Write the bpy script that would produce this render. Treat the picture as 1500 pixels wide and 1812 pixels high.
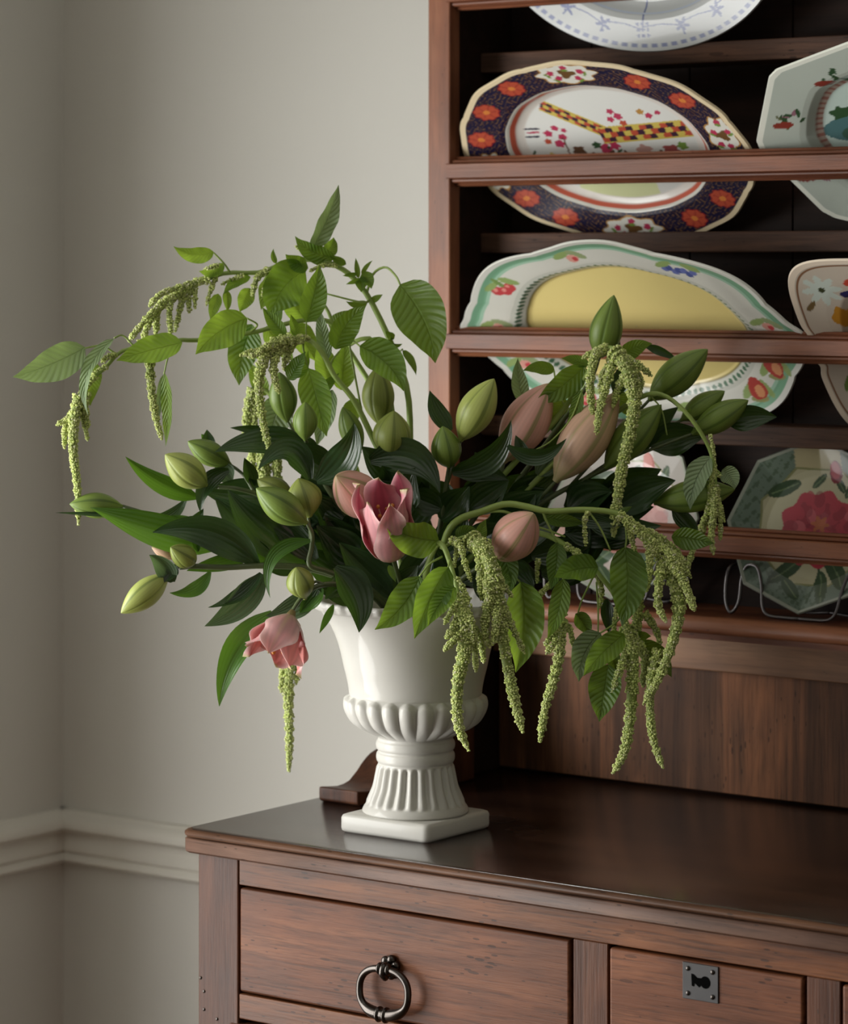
import bpy, math, random
import numpy as np
from mathutils import Vector

# ------------------------------------------------------------------ camera, world, daylight, exposure
scene = bpy.context.scene
for o in list(bpy.data.objects):
    bpy.data.objects.remove(o)
COL = scene.collection
TH = math.radians(36.6)
ST, CT = math.sin(TH), math.cos(TH)
FPX = 5312.0                       # 85 mm on a 24 mm wide frame
HOR = 470.0                        # eye level row (shifted lens, level camera)
CAM = np.array([2.268, -2.592, 1.543])
FWD = np.array([-ST, CT, 0.0])
RGT = np.array([CT, ST, 0.0])
UPV = np.array([0.0, 0.0, 1.0])
cd = bpy.data.cameras.new('camera')
cam = bpy.data.objects.new('camera', cd)
COL.objects.link(cam)
cam.location = CAM
cam.rotation_euler = (math.pi / 2, 0, TH)
cd.sensor_fit = 'HORIZONTAL'
cd.sensor_width = 24.0
cd.lens = 85.0
cd.shift_y = -(906.0 - HOR) / 1500.0
cd.clip_start = 0.05
cd.dof.use_dof = True
cd.dof.focus_distance = 3.24
cd.dof.aperture_fstop = 5.0
scene.camera = cam

w = bpy.data.worlds.new('overcast_sky')
scene.world = w
w.use_nodes = True
w.node_tree.nodes['Background'].inputs['Color'].default_value = (0.80, 0.88, 1.0, 1)
w.node_tree.nodes['Background'].inputs['Strength'].default_value = 0.5

WIN_Y0, WIN_Y1, WIN_Z0, WIN_Z1 = -1.95, -0.38, 0.06, 1.80
WALL_X = -0.78
al = bpy.data.lights.new('window_daylight', 'AREA')
al.shape = 'RECTANGLE'
al.size = WIN_Y1 - WIN_Y0
al.size_y = WIN_Z1 - WIN_Z0
al.energy = 93.0
al.color = (1.0, 0.995, 0.965)
alo = bpy.data.objects.new('window_daylight', al)
COL.objects.link(alo)
alo.location = (WALL_X - 0.13, (WIN_Y0 + WIN_Y1) / 2, (WIN_Z0 + WIN_Z1) / 2)
alo.rotation_euler = (math.pi / 2, 0, -math.pi / 2)

vs = scene.view_settings
vs.view_transform = 'Standard'
vs.look = 'None'
vs.gamma = 1.0
vs.use_curve_mapping = False
vs.exposure = 0.0

rng = random.Random(7)
nrng = np.random.RandomState(11)
D0 = 3.422                         # distance of the urn's axis

# ------------------------------------------------------------------ helpers
def P(x, y, d):
    return CAM + FWD * d + RGT * ((x - 750.0) / FPX * d) - UPV * ((y - HOR) / FPX * d)

def Q(x, y, dz):
    return P(x, y, D0 + dz)

def unit(v):
    v = np.asarray(v, float)
    return v / (np.linalg.norm(v) + 1e-12)

class MB:
    """collects vertices, faces, uvs and colours of ONE mesh"""
    def __init__(s):
        s.V, s.F, s.U, s.C, s.n = [], [], [], [], 0
    def add(s, V, F, U=None, C=None):
        V = np.asarray(V, float).reshape(-1, 3)
        k = len(V)
        s.V.append(V)
        for fc in F:
            s.F.append(tuple(int(i) + s.n for i in fc))
        s.U.append(np.zeros((k, 2)) if U is None else np.asarray(U, float).reshape(-1, 2))
        if C is None:
            C = np.ones((k, 3))
        C = np.asarray(C, float)
        if C.ndim == 1:
            C = np.tile(C, (k, 1))
        s.C.append(C.reshape(-1, 3))
        s.n += k
    def box(s, x0, x1, y0, y1, z0, z1):
        V = [(x, y, z) for z in (z0, z1) for y in (y0, y1) for x in (x0, x1)]
        s.add(V, [(0, 2, 3, 1), (4, 5, 7, 6), (0, 1, 5, 4), (2, 6, 7, 3), (0, 4, 6, 2), (1, 3, 7, 5)])
    def grid(s, G, closed=False, U=None, C=None, flip=False):
        G = np.asarray(G, float)
        m, n = G.shape[:2]
        F = []
        for i in range(m - 1):
            for j in range(n if closed else n - 1):
                j2 = (j + 1) % n
                q = (i * n + j, i * n + j2, (i + 1) * n + j2, (i + 1) * n + j)
                F.append(q[::-1] if flip else q)
        s.add(G.reshape(-1, 3), F, None if U is None else np.asarray(U).reshape(-1, 2),
              None if C is None else np.asarray(C).reshape(-1, 3))
    def tube(s, pts, rad, n=8, cap=True, C=None):
        pts = np.asarray(pts, float)
        m = len(pts)
        rad = np.broadcast_to(np.asarray(rad, float), (m,))
        T = np.gradient(pts, axis=0)
        T /= (np.linalg.norm(T, axis=1)[:, None] + 1e-12)
        a = np.array([0, 0, 1.0]) if abs(T[0][2]) < 0.9 else np.array([1.0, 0, 0])
        N = unit(np.cross(T[0], a))
        G = []
        for i in range(m):
            N = unit(N - T[i] * np.dot(N, T[i]))
            B = np.cross(T[i], N)
            G.append([pts[i] + rad[i] * (math.cos(t) * N + math.sin(t) * B)
                      for t in np.arange(n) * 2 * math.pi / n])
        base = s.n
        s.grid(np.array(G), closed=True, C=None if C is None else np.tile(np.asarray(C), (m, n, 1)))
        if cap:
            s.F.append(tuple(base + j for j in range(n))[::-1])
            s.F.append(tuple(base + (m - 1) * n + j for j in range(n)))
    def prism(s, poly, axis, a0, a1):
        """extrude a 2d polygon along axis 'x' or 'y' or 'z'"""
        def mk(p, a):
            return {'x': (a, p[0], p[1]), 'y': (p[0], a, p[1]), 'z': (p[0], p[1], a)}[axis]
        n = len(poly)
        V = [mk(p, a0) for p in poly] + [mk(p, a1) for p in poly]
        F = [(i, (i + 1) % n, n + (i + 1) % n, n + i) for i in range(n)]
        F += [tuple(range(n))[::-1], tuple(range(n, 2 * n))]
        s.add(V, F)
    def build(s, name, mat, parent=None, smooth=True, bevel=0.0, auto=None, fix=False):
        me = bpy.data.meshes.new(name)
        V = np.concatenate(s.V)
        me.from_pydata(V.tolist(), [], s.F)
        li = np.zeros(len(me.loops), dtype=np.int32)
        me.loops.foreach_get('vertex_index', li)
        uv = me.uv_layers.new(name='UVMap')
        uv.data.foreach_set('uv', np.concatenate(s.U)[li].astype(np.float32).ravel())
        ca = me.color_attributes.new('Col', 'FLOAT_COLOR', 'POINT')
        cc = np.concatenate(s.C)
        ca.data.foreach_set('color', np.concatenate([cc, np.ones((len(cc), 1))], 1).astype(np.float32).ravel())
        if fix:
            import bmesh
            bm = bmesh.new(); bm.from_mesh(me)
            bmesh.ops.recalc_face_normals(bm, faces=bm.faces)
            bm.to_mesh(me); bm.free()
        me.polygons.foreach_set('use_smooth', [bool(smooth)] * len(me.polygons))
        me.materials.append(mat)
        me.update()
        o = bpy.data.objects.new(name, me)
        COL.objects.link(o)
        if parent is not None:
            o.parent = parent
            o.matrix_parent_inverse = Mi(parent)
        if bevel > 0:
            b = o.modifiers.new('bevel', 'BEVEL')
            b.width = bevel; b.segments = 3; b.limit_method = 'ANGLE'; b.angle_limit = math.radians(35)
            b.harden_normals = True
        if auto is not None:
            me.polygons.foreach_set('use_smooth', [True] * len(me.polygons))
            try:
                me.set_sharp_from_angle(angle=math.radians(auto))
            except Exception:
                pass
        return o

def Mi(parent):
    from mathutils import Matrix
    m = Matrix.Translation(parent.location)
    return m.inverted()

def tag(o, label=None, cat=None, group=None, kind=None):
    if label: o['label'] = label
    if cat: o['category'] = cat
    if group: o['group'] = group
    if kind: o['kind'] = kind
    return o

def thing(name, label, cat, loc=(0, 0, 0), group=None):
    o = bpy.data.objects.new(name, None)
    COL.objects.link(o)
    o.location = [float(v) for v in loc]
    o.empty_display_size = 0.05
    return tag(o, label, cat, group)

def struct(name, mb, mat, **k):
    return tag(mb.build(name, mat, **k), kind='structure')

def curve(pts, n=24):
    """catmull-rom through points (any dimension)"""
    p = np.asarray(pts, float)
    if len(p) == 2:
        t = np.linspace(0, 1, n)[:, None]
        return p[0] * (1 - t) + p[1] * t
    q = np.vstack([2 * p[0] - p[1], p, 2 * p[-1] - p[-2]])
    out = []
    seg = len(p) - 1
    for u in np.linspace(0, seg - 1e-9, n):
        i = int(u); t = u - i
        a, b, c, d = q[i], q[i + 1], q[i + 2], q[i + 3]
        out.append(0.5 * ((2 * b) + (-a + c) * t + (2 * a - 5 * b + 4 * c - d) * t * t + (-a + 3 * b - 3 * c + d) * t ** 3))
    return np.array(out)

def srgb(r, g, b):
    return tuple(((c / 255.0) / 12.92 if c / 255.0 <= 0.04045 else ((c / 255.0 + 0.055) / 1.055) ** 2.4) for c in (r, g, b))

# ------------------------------------------------------------------ materials
def newmat(name):
    m = bpy.data.materials.new(name)
    m.use_nodes = True
    nt = m.node_tree
    return m, nt, nt.nodes['Principled BSDF']

def nd(nt, typ, **kw):
    n = nt.nodes.new(typ)
    for k, v in kw.items():
        if k.startswith('i_'):
            n.inputs[k[2:].replace('_', ' ')].default_value = v
        else:
            setattr(n, k, v)
    return n

def ramp(nt, stops):
    r = nt.nodes.new('ShaderNodeValToRGB')
    e = r.color_ramp.elements
    while len(e) < len(stops):
        e.new(0.5)
    for i, (p, c) in enumerate(stops):
        e[i].position = p
        e[i].color = (c[0], c[1], c[2], 1)
    return r

def math_n(nt, op, a, b=None, c=None):
    n = nt.nodes.new('ShaderNodeMath')
    n.operation = op
    for i, v in enumerate((a, b, c)):
        if v is None: continue
        if isinstance(v, (int, float)):
            n.inputs[i].default_value = v
        else:
            nt.links.new(v, n.inputs[i])
    return n.outputs[0]

def mixc(nt, fac, a, b, blend='MIX'):
    n = nt.nodes.new('ShaderNodeMix')
    n.data_type = 'RGBA'
    n.blend_type = blend
    for sock, v in ((n.inputs[0], fac), (n.inputs[6], a), (n.inputs[7], b)):
        if isinstance(v, (int, float)):
            sock.default_value = v
        elif isinstance(v, tuple):
            sock.default_value = (v[0], v[1], v[2], 1)
        else:
            nt.links.new(v, sock)
    return n.outputs[2]

def mat_paint(name, col, rough=0.7, bump=0.03):
    m, nt, b = newmat(name)
    tc = nd(nt, 'ShaderNodeTexCoord')
    n = nd(nt, 'ShaderNodeTexNoise', i_Scale=3.0, i_Detail=3.0)
    nt.links.new(tc.outputs['Object'], n.inputs['Vector'])
    c = mixc(nt, n.outputs['Fac'], tuple(v * 0.96 for v in col), tuple(min(1, v * 1.04) for v in col))
    nt.links.new(c, b.inputs['Base Color'])
    b.inputs['Roughness'].default_value = rough
    n2 = nd(nt, 'ShaderNodeTexNoise', i_Scale=260.0, i_Detail=2.0)
    nt.links.new(tc.outputs['Object'], n2.inputs['Vector'])
    bp = nd(nt, 'ShaderNodeBump', i_Strength=bump, i_Distance=0.002)
    nt.links.new(n2.outputs['Fac'], bp.inputs['Height'])
    nt.links.new(bp.outputs['Normal'], b.inputs['Normal'])
    return m

def mat_wood(name, dark, mid, light, grain='x', rough=0.32, pores=1.0, coat=0.25, scale=1.0, spec=0.2):
    """old stained timber: long grain, dark pores, dents and worn patches"""
    m, nt, b = newmat(name)
    tc = nd(nt, 'ShaderNodeTexCoord')
    def mapped(sc):
        mp = nd(nt, 'ShaderNodeMapping')
        mp.inputs['Scale'].default_value = sc
        nt.links.new(tc.outputs['Object'], mp.inputs['Vector'])
        return mp.outputs['Vector']
    def gs(a, c):
        return {'x': (a, c, c), 'y': (c, a, c), 'z': (c, c, a)}[grain]
    n1 = nd(nt, 'ShaderNodeTexNoise', i_Scale=1.0, i_Detail=5.0, i_Roughness=0.6, i_Distortion=0.6)
    nt.links.new(mapped(gs(2.2 * scale, 26 * scale)), n1.inputs['Vector'])
    n2 = nd(nt, 'ShaderNodeTexNoise', i_Scale=1.0, i_Detail=4.0, i_Roughness=0.65)
    nt.links.new(mapped(gs(14 * scale, 330 * scale)), n2.inputs['Vector'])
    n3 = nd(nt, 'ShaderNodeTexNoise', i_Scale=1.0, i_Detail=3.0, i_Roughness=0.55)
    nt.links.new(mapped((7, 7, 7)), n3.inputs['Vector'])
    r1 = ramp(nt, [(0.30, dark), (0.52, mid), (0.72, light)])
    nt.links.new(n1.outputs['Fac'], r1.inputs['Fac'])
    r2 = ramp(nt, [(0.36, (0.35, 0.33, 0.32)), (0.50, (1, 1, 1))])
    nt.links.new(n2.outputs['Fac'], r2.inputs['Fac'])
    c = mixc(nt, 0.55 * pores, r1.outputs['Color'], r2.outputs['Color'], 'MULTIPLY')
    r3 = ramp(nt, [(0.34, (0.58, 0.56, 0.55)), (0.66, (1.15, 1.12, 1.1))])
    nt.links.new(n3.outputs['Fac'], r3.inputs['Fac'])
    c = mixc(nt, 0.7, c, r3.outputs['Color'], 'MULTIPLY')
    # small dents and worm holes
    vo = nd(nt, 'ShaderNodeTexVoronoi', i_Scale=1.0)
    vo.inputs['Randomness'].default_value = 1.0
    nt.links.new(mapped(gs(46, 190)), vo.inputs['Vector'])
    nm = nd(nt, 'ShaderNodeTexNoise', i_Scale=9.0, i_Detail=2.0)
    nt.links.new(tc.outputs['Object'], nm.inputs['Vector'])
    thr = math_n(nt, 'MULTIPLY', math_n(nt, 'SUBTRACT', nm.outputs['Fac'], 0.42), 1.1 * pores)
    dent = math_n(nt, 'LESS_THAN', vo.outputs['Distance'], thr)
    c = mixc(nt, math_n(nt, 'MULTIPLY', dent, 0.62), c, tuple(v * 0.18 for v in dark))
    vo2 = nd(nt, 'ShaderNodeTexVoronoi', i_Scale=1.0)
    nt.links.new(mapped(gs(14, 70)), vo2.inputs['Vector'])
    thr2 = math_n(nt, 'MULTIPLY', math_n(nt, 'SUBTRACT', n3.outputs['Fac'], 0.47), 0.7 * pores)
    nick = math_n(nt, 'LESS_THAN', vo2.outputs['Distance'], thr2)
    c = mixc(nt, math_n(nt, 'MULTIPLY', nick, 0.45), c, tuple(v * 0.25 for v in dark))
    nt.links.new(c, b.inputs['Base Color'])
    rr = math_n(nt, 'MULTIPLY_ADD', n3.outputs['Fac'], 0.22, rough - 0.1)
    nt.links.new(rr, b.inputs['Roughness'])
    b.inputs['Specular IOR Level'].default_value = spec
    b.inputs['Coat Weight'].default_value = coat
    b.inputs['Coat Roughness'].default_value = 0.16
    h = math_n(nt, 'SUBTRACT', math_n(nt, 'MULTIPLY', n2.outputs['Fac'], 0.35), math_n(nt, 'MULTIPLY', math_n(nt, 'MAXIMUM', dent, nick), 0.9))
    bp = nd(nt, 'ShaderNodeBump', i_Strength=0.8 * pores, i_Distance=0.002)
    nt.links.new(h, bp.inputs['Height'])
    nt.links.new(bp.outputs['Normal'], b.inputs['Normal'])
    return m

def mat_simple(name, col, rough=0.4, metal=0.0, coat=0.0, var=0.0):
    m, nt, b = newmat(name)
    if var:
        tc = nd(nt, 'ShaderNodeTexCoord')
        n = nd(nt, 'ShaderNodeTexNoise', i_Scale=40.0, i_Detail=3.0)
        nt.links.new(tc.outputs['Object'], n.inputs['Vector'])
        c = mixc(nt, n.outputs['Fac'], tuple(v * (1 - var) for v in col), tuple(min(1, v * (1 + var)) for v in col))
        nt.links.new(c, b.inputs['Base Color'])
    else:
        b.inputs['Base Color'].default_value = (*col, 1)
    b.inputs['Roughness'].default_value = rough
    b.inputs['Metallic'].default_value = metal
    b.inputs['Coat Weight'].default_value = coat
    b.inputs['Coat Roughness'].default_value = 0.08
    return m

def mat_col(name, rough=0.3, trans=0.0, coat=0.0, bump=0.0, bscale=200.0, gain=1.0):
    """surface whose own colours are stored on the mesh (glaze painting, petals, seeds)"""
    m, nt, b = newmat(name)
    at = nd(nt, 'ShaderNodeAttribute', attribute_name='Col')
    nt.links.new(at.outputs['Color'], b.inputs['Base Color'])
    b.inputs['Roughness'].default_value = rough
    b.inputs['Coat Weight'].default_value = coat
    b.inputs['Coat Roughness'].default_value = 0.06
    if bump:
        tc = nd(nt, 'ShaderNodeTexCoord')
        n = nd(nt, 'ShaderNodeTexNoise', i_Scale=bscale, i_Detail=2.0)
        nt.links.new(tc.outputs['Object'], n.inputs['Vector'])
        bp = nd(nt, 'ShaderNodeBump', i_Strength=bump, i_Distance=0.001)
        nt.links.new(n.outputs['Fac'], bp.inputs['Height'])
        nt.links.new(bp.outputs['Normal'], b.inputs['Normal'])
    if trans:
        tr = nd(nt, 'ShaderNodeBsdfTranslucent')
        nt.links.new(at.outputs['Color'], tr.inputs['Color'])
        mx = nd(nt, 'ShaderNodeMixShader')
        mx.inputs[0].default_value = trans
        nt.links.new(b.outputs[0], mx.inputs[1])
        nt.links.new(tr.outputs[0], mx.inputs[2])
        nt.links.new(mx.outputs[0], nt.nodes['Material Output'].inputs['Surface'])
    return m

def mat_leaf(name, col, rib, rough=0.4, trans=0.4, tcol=None, style='pinnate', vein=0.9, spec=0.5):
    m, nt, b = newmat(name)
    uv = nd(nt, 'ShaderNodeUVMap', uv_map='UVMap')
    sp = nd(nt, 'ShaderNodeSeparateXYZ')
    nt.links.new(uv.outputs['UV'], sp.inputs[0])
    u, v = sp.outputs['X'], sp.outputs['Y']
    au = math_n(nt, 'ABSOLUTE', u)
    if style == 'pinnate':
        ph = math_n(nt, 'MULTIPLY', math_n(nt, 'SUBTRACT', math_n(nt, 'MULTIPLY', v, 11.0), math_n(nt, 'MULTIPLY', au, 2.2)), 6.283)
    else:
        ph = math_n(nt, 'MULTIPLY', au, 6.283 * 3.5)
    wv = math_n(nt, 'MULTIPLY_ADD', math_n(nt, 'COSINE', ph), 0.5, 0.5)
    vn = math_n(nt, 'POWER', wv, 5.0)
    mid = math_n(nt, 'SUBTRACT', 1.0, math_n(nt, 'MINIMUM', math_n(nt, 'DIVIDE', au, 0.055), 1.0))
    oi = nd(nt, 'ShaderNodeObjectInfo')
    tc = nd(nt, 'ShaderNodeTexCoord')
    n = nd(nt, 'ShaderNodeTexNoise', i_Scale=25.0, i_Detail=3.0)
    nt.links.new(tc.outputs['Object'], n.inputs['Vector'])
    c0 = mixc(nt, oi.outputs['Random'], tuple(x * 0.78 for x in col), tuple(min(1, x * 1.25) for x in col))
    c0 = mixc(nt, math_n(nt, 'MULTIPLY', n.outputs['Fac'], 0.45), c0, tuple(x * 0.6 for x in col))
    c0 = mixc(nt, math_n(nt, 'MULTIPLY', vn, 0.55 * vein), c0, rib)
    c0 = mixc(nt, math_n(nt, 'MULTIPLY', mid, 0.75), c0, rib)
    nt.links.new(c0, b.inputs['Base Color'])
    b.inputs['Roughness'].default_value = rough
    b.inputs['Specular IOR Level'].default_value = spec
    hh = math_n(nt, 'SUBTRACT', math_n(nt, 'MULTIPLY', wv, -0.5), mid)
    bp = nd(nt, 'ShaderNodeBump', i_Strength=0.95 * vein, i_Distance=0.0022)
    nt.links.new(hh, bp.inputs['Height'])
    nt.links.new(bp.outputs['Normal'], b.inputs['Normal'])
    tr = nd(nt, 'ShaderNodeBsdfTranslucent')
    tcol = tcol or tuple(min(1, x * 1.8) for x in col)
    c1 = mixc(nt, math_n(nt, 'MAXIMUM', math_n(nt, 'MULTIPLY', vn, 0.45 * vein), math_n(nt, 'MULTIPLY', mid, 0.6)), tcol, tuple(x * 0.5 for x in tcol))
    nt.links.new(c1, tr.inputs['Color'])
    mx = nd(nt, 'ShaderNodeMixShader')
    mx.inputs[0].default_value = trans
    nt.links.new(b.outputs[0], mx.inputs[1])
    nt.links.new(tr.outputs[0], mx.inputs[2])
    nt.links.new(mx.outputs[0], nt.nodes['Material Output'].inputs['Surface'])
    return m

M = {}
M['wall'] = mat_paint('greige_wall_paint', (0.675, 0.660, 0.610), 0.75)
M['trim'] = mat_paint('satin_trim_paint', (0.71, 0.685, 0.62), 0.5, 0.01)
M['ceil'] = mat_paint('white_ceiling_paint', (0.80, 0.79, 0.75), 0.85)
M['floor'] = mat_wood('floor_boards', (0.05, 0.03, 0.02), (0.10, 0.06, 0.035), (0.16, 0.10, 0.06), 'x', 0.45)
wd = ((0.045, 0.016, 0.008), (0.098, 0.037, 0.018), (0.155, 0.064, 0.031))
M['wood_x'] = mat_wood('aged_mahogany_long_grain', (0.0635, 0.0211, 0.0081), (0.1533, 0.0556, 0.0203), (0.2542, 0.1021, 0.0407), 'x', 0.44, 1.2, 0.06)
M['wood_z'] = mat_wood('aged_mahogany_upright_grain', *wd, 'z', 0.46, 0.8, 0.02)
M['wood_drawer'] = mat_wood('faded_drawer_front', (0.0672, 0.0224, 0.0092), (0.1309, 0.0459, 0.0194), (0.2052, 0.0793, 0.0351), 'x', 0.46, 1.1, 0.03)
M['wood_top'] = mat_wood('polished_dark_top', (0.0120, 0.0046, 0.0023), (0.0270, 0.0104, 0.0052), (0.0510, 0.0209, 0.0099), 'x', 0.22, 0.4, 0.35, 1.0, 0.9)
M['wood_lip'] = mat_wood('brown_moulded_lip', (0.0480, 0.0208, 0.0104), (0.1040, 0.0480, 0.0240), (0.1760, 0.0880, 0.0440), 'x', 0.5, 1.0, 0.0)
M['wood_edge'] = mat_wood('worn_top_edge', (0.0620, 0.0310, 0.0198), (0.1178, 0.0620, 0.0403), (0.1860, 0.1116, 0.0744), 'x', 0.48, 1.0, 0.05)
M['wood_rail'] = mat_wood('red_brown_rail', (0.1122, 0.0357, 0.0176), (0.2356, 0.0843, 0.0405), (0.3476, 0.1390, 0.0660), 'x', 0.42, 0.5, 0.04, 1.0, 0.3)
M['wood_stile'] = mat_wood('red_brown_stile', (0.1393, 0.0484, 0.0241), (0.2786, 0.1061, 0.0525), (0.3926, 0.1730, 0.0892), 'z', 0.42, 0.4, 0.05, 1.0, 0.3)
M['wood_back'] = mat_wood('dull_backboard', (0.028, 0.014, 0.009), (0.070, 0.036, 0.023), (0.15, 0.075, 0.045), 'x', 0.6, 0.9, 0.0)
M['wood_panel'] = mat_wood('stained_back_panel', (0.0478, 0.0208, 0.0102), (0.1195, 0.0532, 0.0263), (0.3417, 0.1380, 0.0612), 'z', 0.6, 0.9, 0.0, 0.7)
M['wood_frieze'] = mat_wood('pale_frieze_board', (0.1662, 0.0791, 0.0397), (0.2742, 0.1402, 0.0732), (0.3656, 0.2014, 0.1085), 'x', 0.5, 0.5, 0.03)
M['wood_dark'] = mat_wood('shaded_inner_wood', (0.010, 0.005, 0.003), (0.022, 0.010, 0.006), (0.036, 0.017, 0.011), 'x', 0.65, 0.5, 0.0)  # shade of the rack's interior put into a darker wood colour
M['iron'] = mat_simple('burnished_iron', (0.075, 0.066, 0.060), 0.27, 1.0, 0.0, 0.3)
M['iron_dull'] = mat_simple('blackened_iron', (0.040, 0.038, 0.038), 0.48, 0.5, 0.0, 0.3)
M['black'] = mat_simple('dark_hollow', (0.003, 0.003, 0.003), 1.0)  # black standing in for the shade inside the keyhole and drawer gaps
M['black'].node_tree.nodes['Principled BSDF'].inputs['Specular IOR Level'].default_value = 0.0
M['wire'] = mat_simple('grey_wire', (0.14, 0.13, 0.13), 0.4, 0.9)
M['ceramic'] = mat_simple('cream_glazed_ceramic', (0.57, 0.555, 0.51), 0.48, 0.0, 0.30, 0.02)
M['ceramic'].node_tree.nodes['Principled BSDF'].inputs['Specular IOR Level'].default_value = 0.2
M['dish'] = mat_col('painted_porcelain', 0.3, 0.0, 0.2)
M['stem'] = mat_simple('fresh_green_stem', (0.27, 0.37, 0.085), 0.45, 0, 0, 0.2)
M['stem_l'] = mat_simple('dark_lily_stem', (0.095, 0.125, 0.048), 0.4, 0, 0, 0.3)
M['petal'] = mat_col('lily_petal', 0.42, 0.35, 0.0, 0.25, 260)
M['bud'] = mat_col('lily_bud_skin', 0.42, 0.12, 0.0, 0.12, 300)
M['tassel'] = mat_col('amaranth_seed', 0.6, 0.30)
M['a'] = mat_leaf('amaranth_leaf', (0.085, 0.175, 0.024), (0.22, 0.35, 0.09), 0.42, 0.42, (0.36, 0.56, 0.045))
M['b'] = mat_leaf('young_amaranth_leaf', (0.160, 0.290, 0.035), (0.34, 0.48, 0.13), 0.42, 0.45, (0.46, 0.68, 0.06))
M['s'] = mat_leaf('amaranth_leaf_underside', (0.230, 0.320, 0.165), (0.42, 0.52, 0.32), 0.5, 0.32, (0.34, 0.48, 0.13))
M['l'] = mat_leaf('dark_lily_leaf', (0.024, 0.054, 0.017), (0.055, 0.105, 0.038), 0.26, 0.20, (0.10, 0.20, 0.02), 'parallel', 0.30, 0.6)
M['m'] = mat_leaf('mid_green_lily_leaf', (0.045, 0.115, 0.018), (0.14, 0.26, 0.06), 0.32, 0.32, (0.17, 0.36, 0.02), 'parallel', 0.42)
M['p'] = mat_leaf('pale_lily_leaf_underside', (0.10, 0.16, 0.085), (0.20, 0.28, 0.16), 0.34, 0.25, (0.16, 0.26, 0.08), 'parallel', 0.7)
# ------------------------------------------------------------------ the room
BACK_Y = 0.625
RX, FY, CZ = 4.6, -5.2, 2.7
b = MB(); b.box(WALL_X - 0.2, RX, FY, BACK_Y + 0.2, -0.1, 0.0); struct('floor', b, M['floor'], smooth=False)
b = MB(); b.box(WALL_X - 0.2, RX, FY, BACK_Y + 0.2, CZ, CZ + 0.1); struct('ceiling', b, M['ceil'], smooth=False)
b = MB(); b.box(WALL_X - 0.2, RX, BACK_Y, BACK_Y + 0.15, 0, CZ); struct('wall_back', b, M['wall'], smooth=False)
b = MB(); b.box(RX, RX + 0.1, FY, BACK_Y + 0.15, 0, CZ); struct('wall_right', b, M['wall'], smooth=False)
b = MB(); b.box(WALL_X - 0.2, RX, FY - 0.1, FY, 0, CZ); struct('wall_front', b, M['wall'], smooth=False)
b = MB()
b.box(WALL_X - 0.12, WALL_X, FY, WIN_Y0, 0, CZ)
b.box(WALL_X - 0.12, WALL_X, WIN_Y1, BACK_Y, 0, CZ)
b.box(WALL_X - 0.12, WALL_X, WIN_Y0, WIN_Y1, 0, WIN_Z0)
b.box(WALL_X - 0.12, WALL_X, WIN_Y0, WIN_Y1, WIN_Z1, CZ)
struct('wall_left', b, M['wall'], smooth=False)
win = bpy.data.objects.new('window_1', None); COL.objects.link(win); win['kind'] = 'structure'
for (y0, y1, z0, z1) in ((WIN_Y0 - .07, WIN_Y0, WIN_Z0 - .07, WIN_Z1 + .07), (WIN_Y1, WIN_Y1 + .07, WIN_Z0 - .07, WIN_Z1 + .07),
                         (WIN_Y0, WIN_Y1, WIN_Z1, WIN_Z1 + .07), (WIN_Y0, WIN_Y1, WIN_Z0 - .07, WIN_Z0)):
    b = MB(); b.box(WALL_X, WALL_X + 0.025, y0, y1, z0, z1); b.build('window_casing', M['trim'], win, smooth=False, bevel=.004)
b = MB(); b.box(WALL_X, WALL_X + 0.06, WIN_Y0 - .1, WIN_Y1 + .1, WIN_Z0 - .1, WIN_Z0 - .07); b.build('window_sill', M['trim'], win, smooth=False, bevel=.006)

# chair rail: a moulded strip along the back wall and the left wall
zr = 0.709
prof = [(0, .040), (.009, .040), (.014, .034), (.022, .031), (.026, .024), (.026, .016), (.020, .011), (.012, .008), (.011, .003),
        (.013, -.001), (.016, -.012), (.016, -.018), (.012, -.022), (.016, -.026), (.018, -.032), (.013, -.037), (.006, -.039), (0, -.039)]
b = MB()
b.prism([(BACK_Y - d, zr + h) for d, h in prof], 'x', WALL_X, RX)
struct('trim_1', b, M['trim'], auto=40, fix=True)
b = MB()
b.prism([(WALL_X + d, zr + h) for d, h in prof], 'y', FY, BACK_Y)
struct('trim_2', b, M['trim'], auto=40, fix=True)
for nm, box in (('baseboard_back', (WALL_X, RX, BACK_Y - .018, BACK_Y, 0, .15)), ('baseboard_left', (WALL_X, WALL_X + .018, FY, BACK_Y - .018, 0, .15))):
    b = MB(); b.box(*box); struct(nm, b, M['trim'], smooth=False, bevel=.004)

# ------------------------------------------------------------------ the dresser base
W = 1.369
CY = 0.012                       # front face of the carcass
base = thing('dresser_base', 'dark stained wooden dresser base with panelled drawers under the white urn', 'dresser', (W / 2, .29, 0))
ZT = 0.9
# top board: polished slab, thin rounded lip, groove and thick worn edge below
def rect_ring(x0, x1, y0, y1, z, ch):
    return [(x0 + ch, y0, z), (x1 - ch, y0, z), (x1, y0 + ch, z), (x1, y1, z), (x0, y1, z), (x0, y0 + ch, z)]
def slab(levels, x0, x1, y0, y1, ch):
    mb = MB()
    G = np.array([rect_ring(x0 + i, x1 - i, y0 + i, y1, z, ch) for i, z in levels])
    mb.grid(G, closed=True)
    n = G.shape[1]; m = G.shape[0]
    mb.F.append(tuple(range(n))[::-1]); mb.F.append(tuple(range((m - 1) * n, m * n)))
    return mb
top = slab([(.006, ZT - .009), (.006, ZT - .0004), (.0068, ZT)], -.004, W + .004, -.004, .60, .011)
to = top.build('top', M['wood_top'], base, auto=50, fix=True)
lip = slab([(.005, ZT - .0098), (.0022, ZT - .0086), (.0, ZT - .0064), (.0004, ZT - .0040), (.0030, ZT - .0016), (.0064, ZT - .0008)], -.004, W + .004, -.004, .598, .011)
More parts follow.
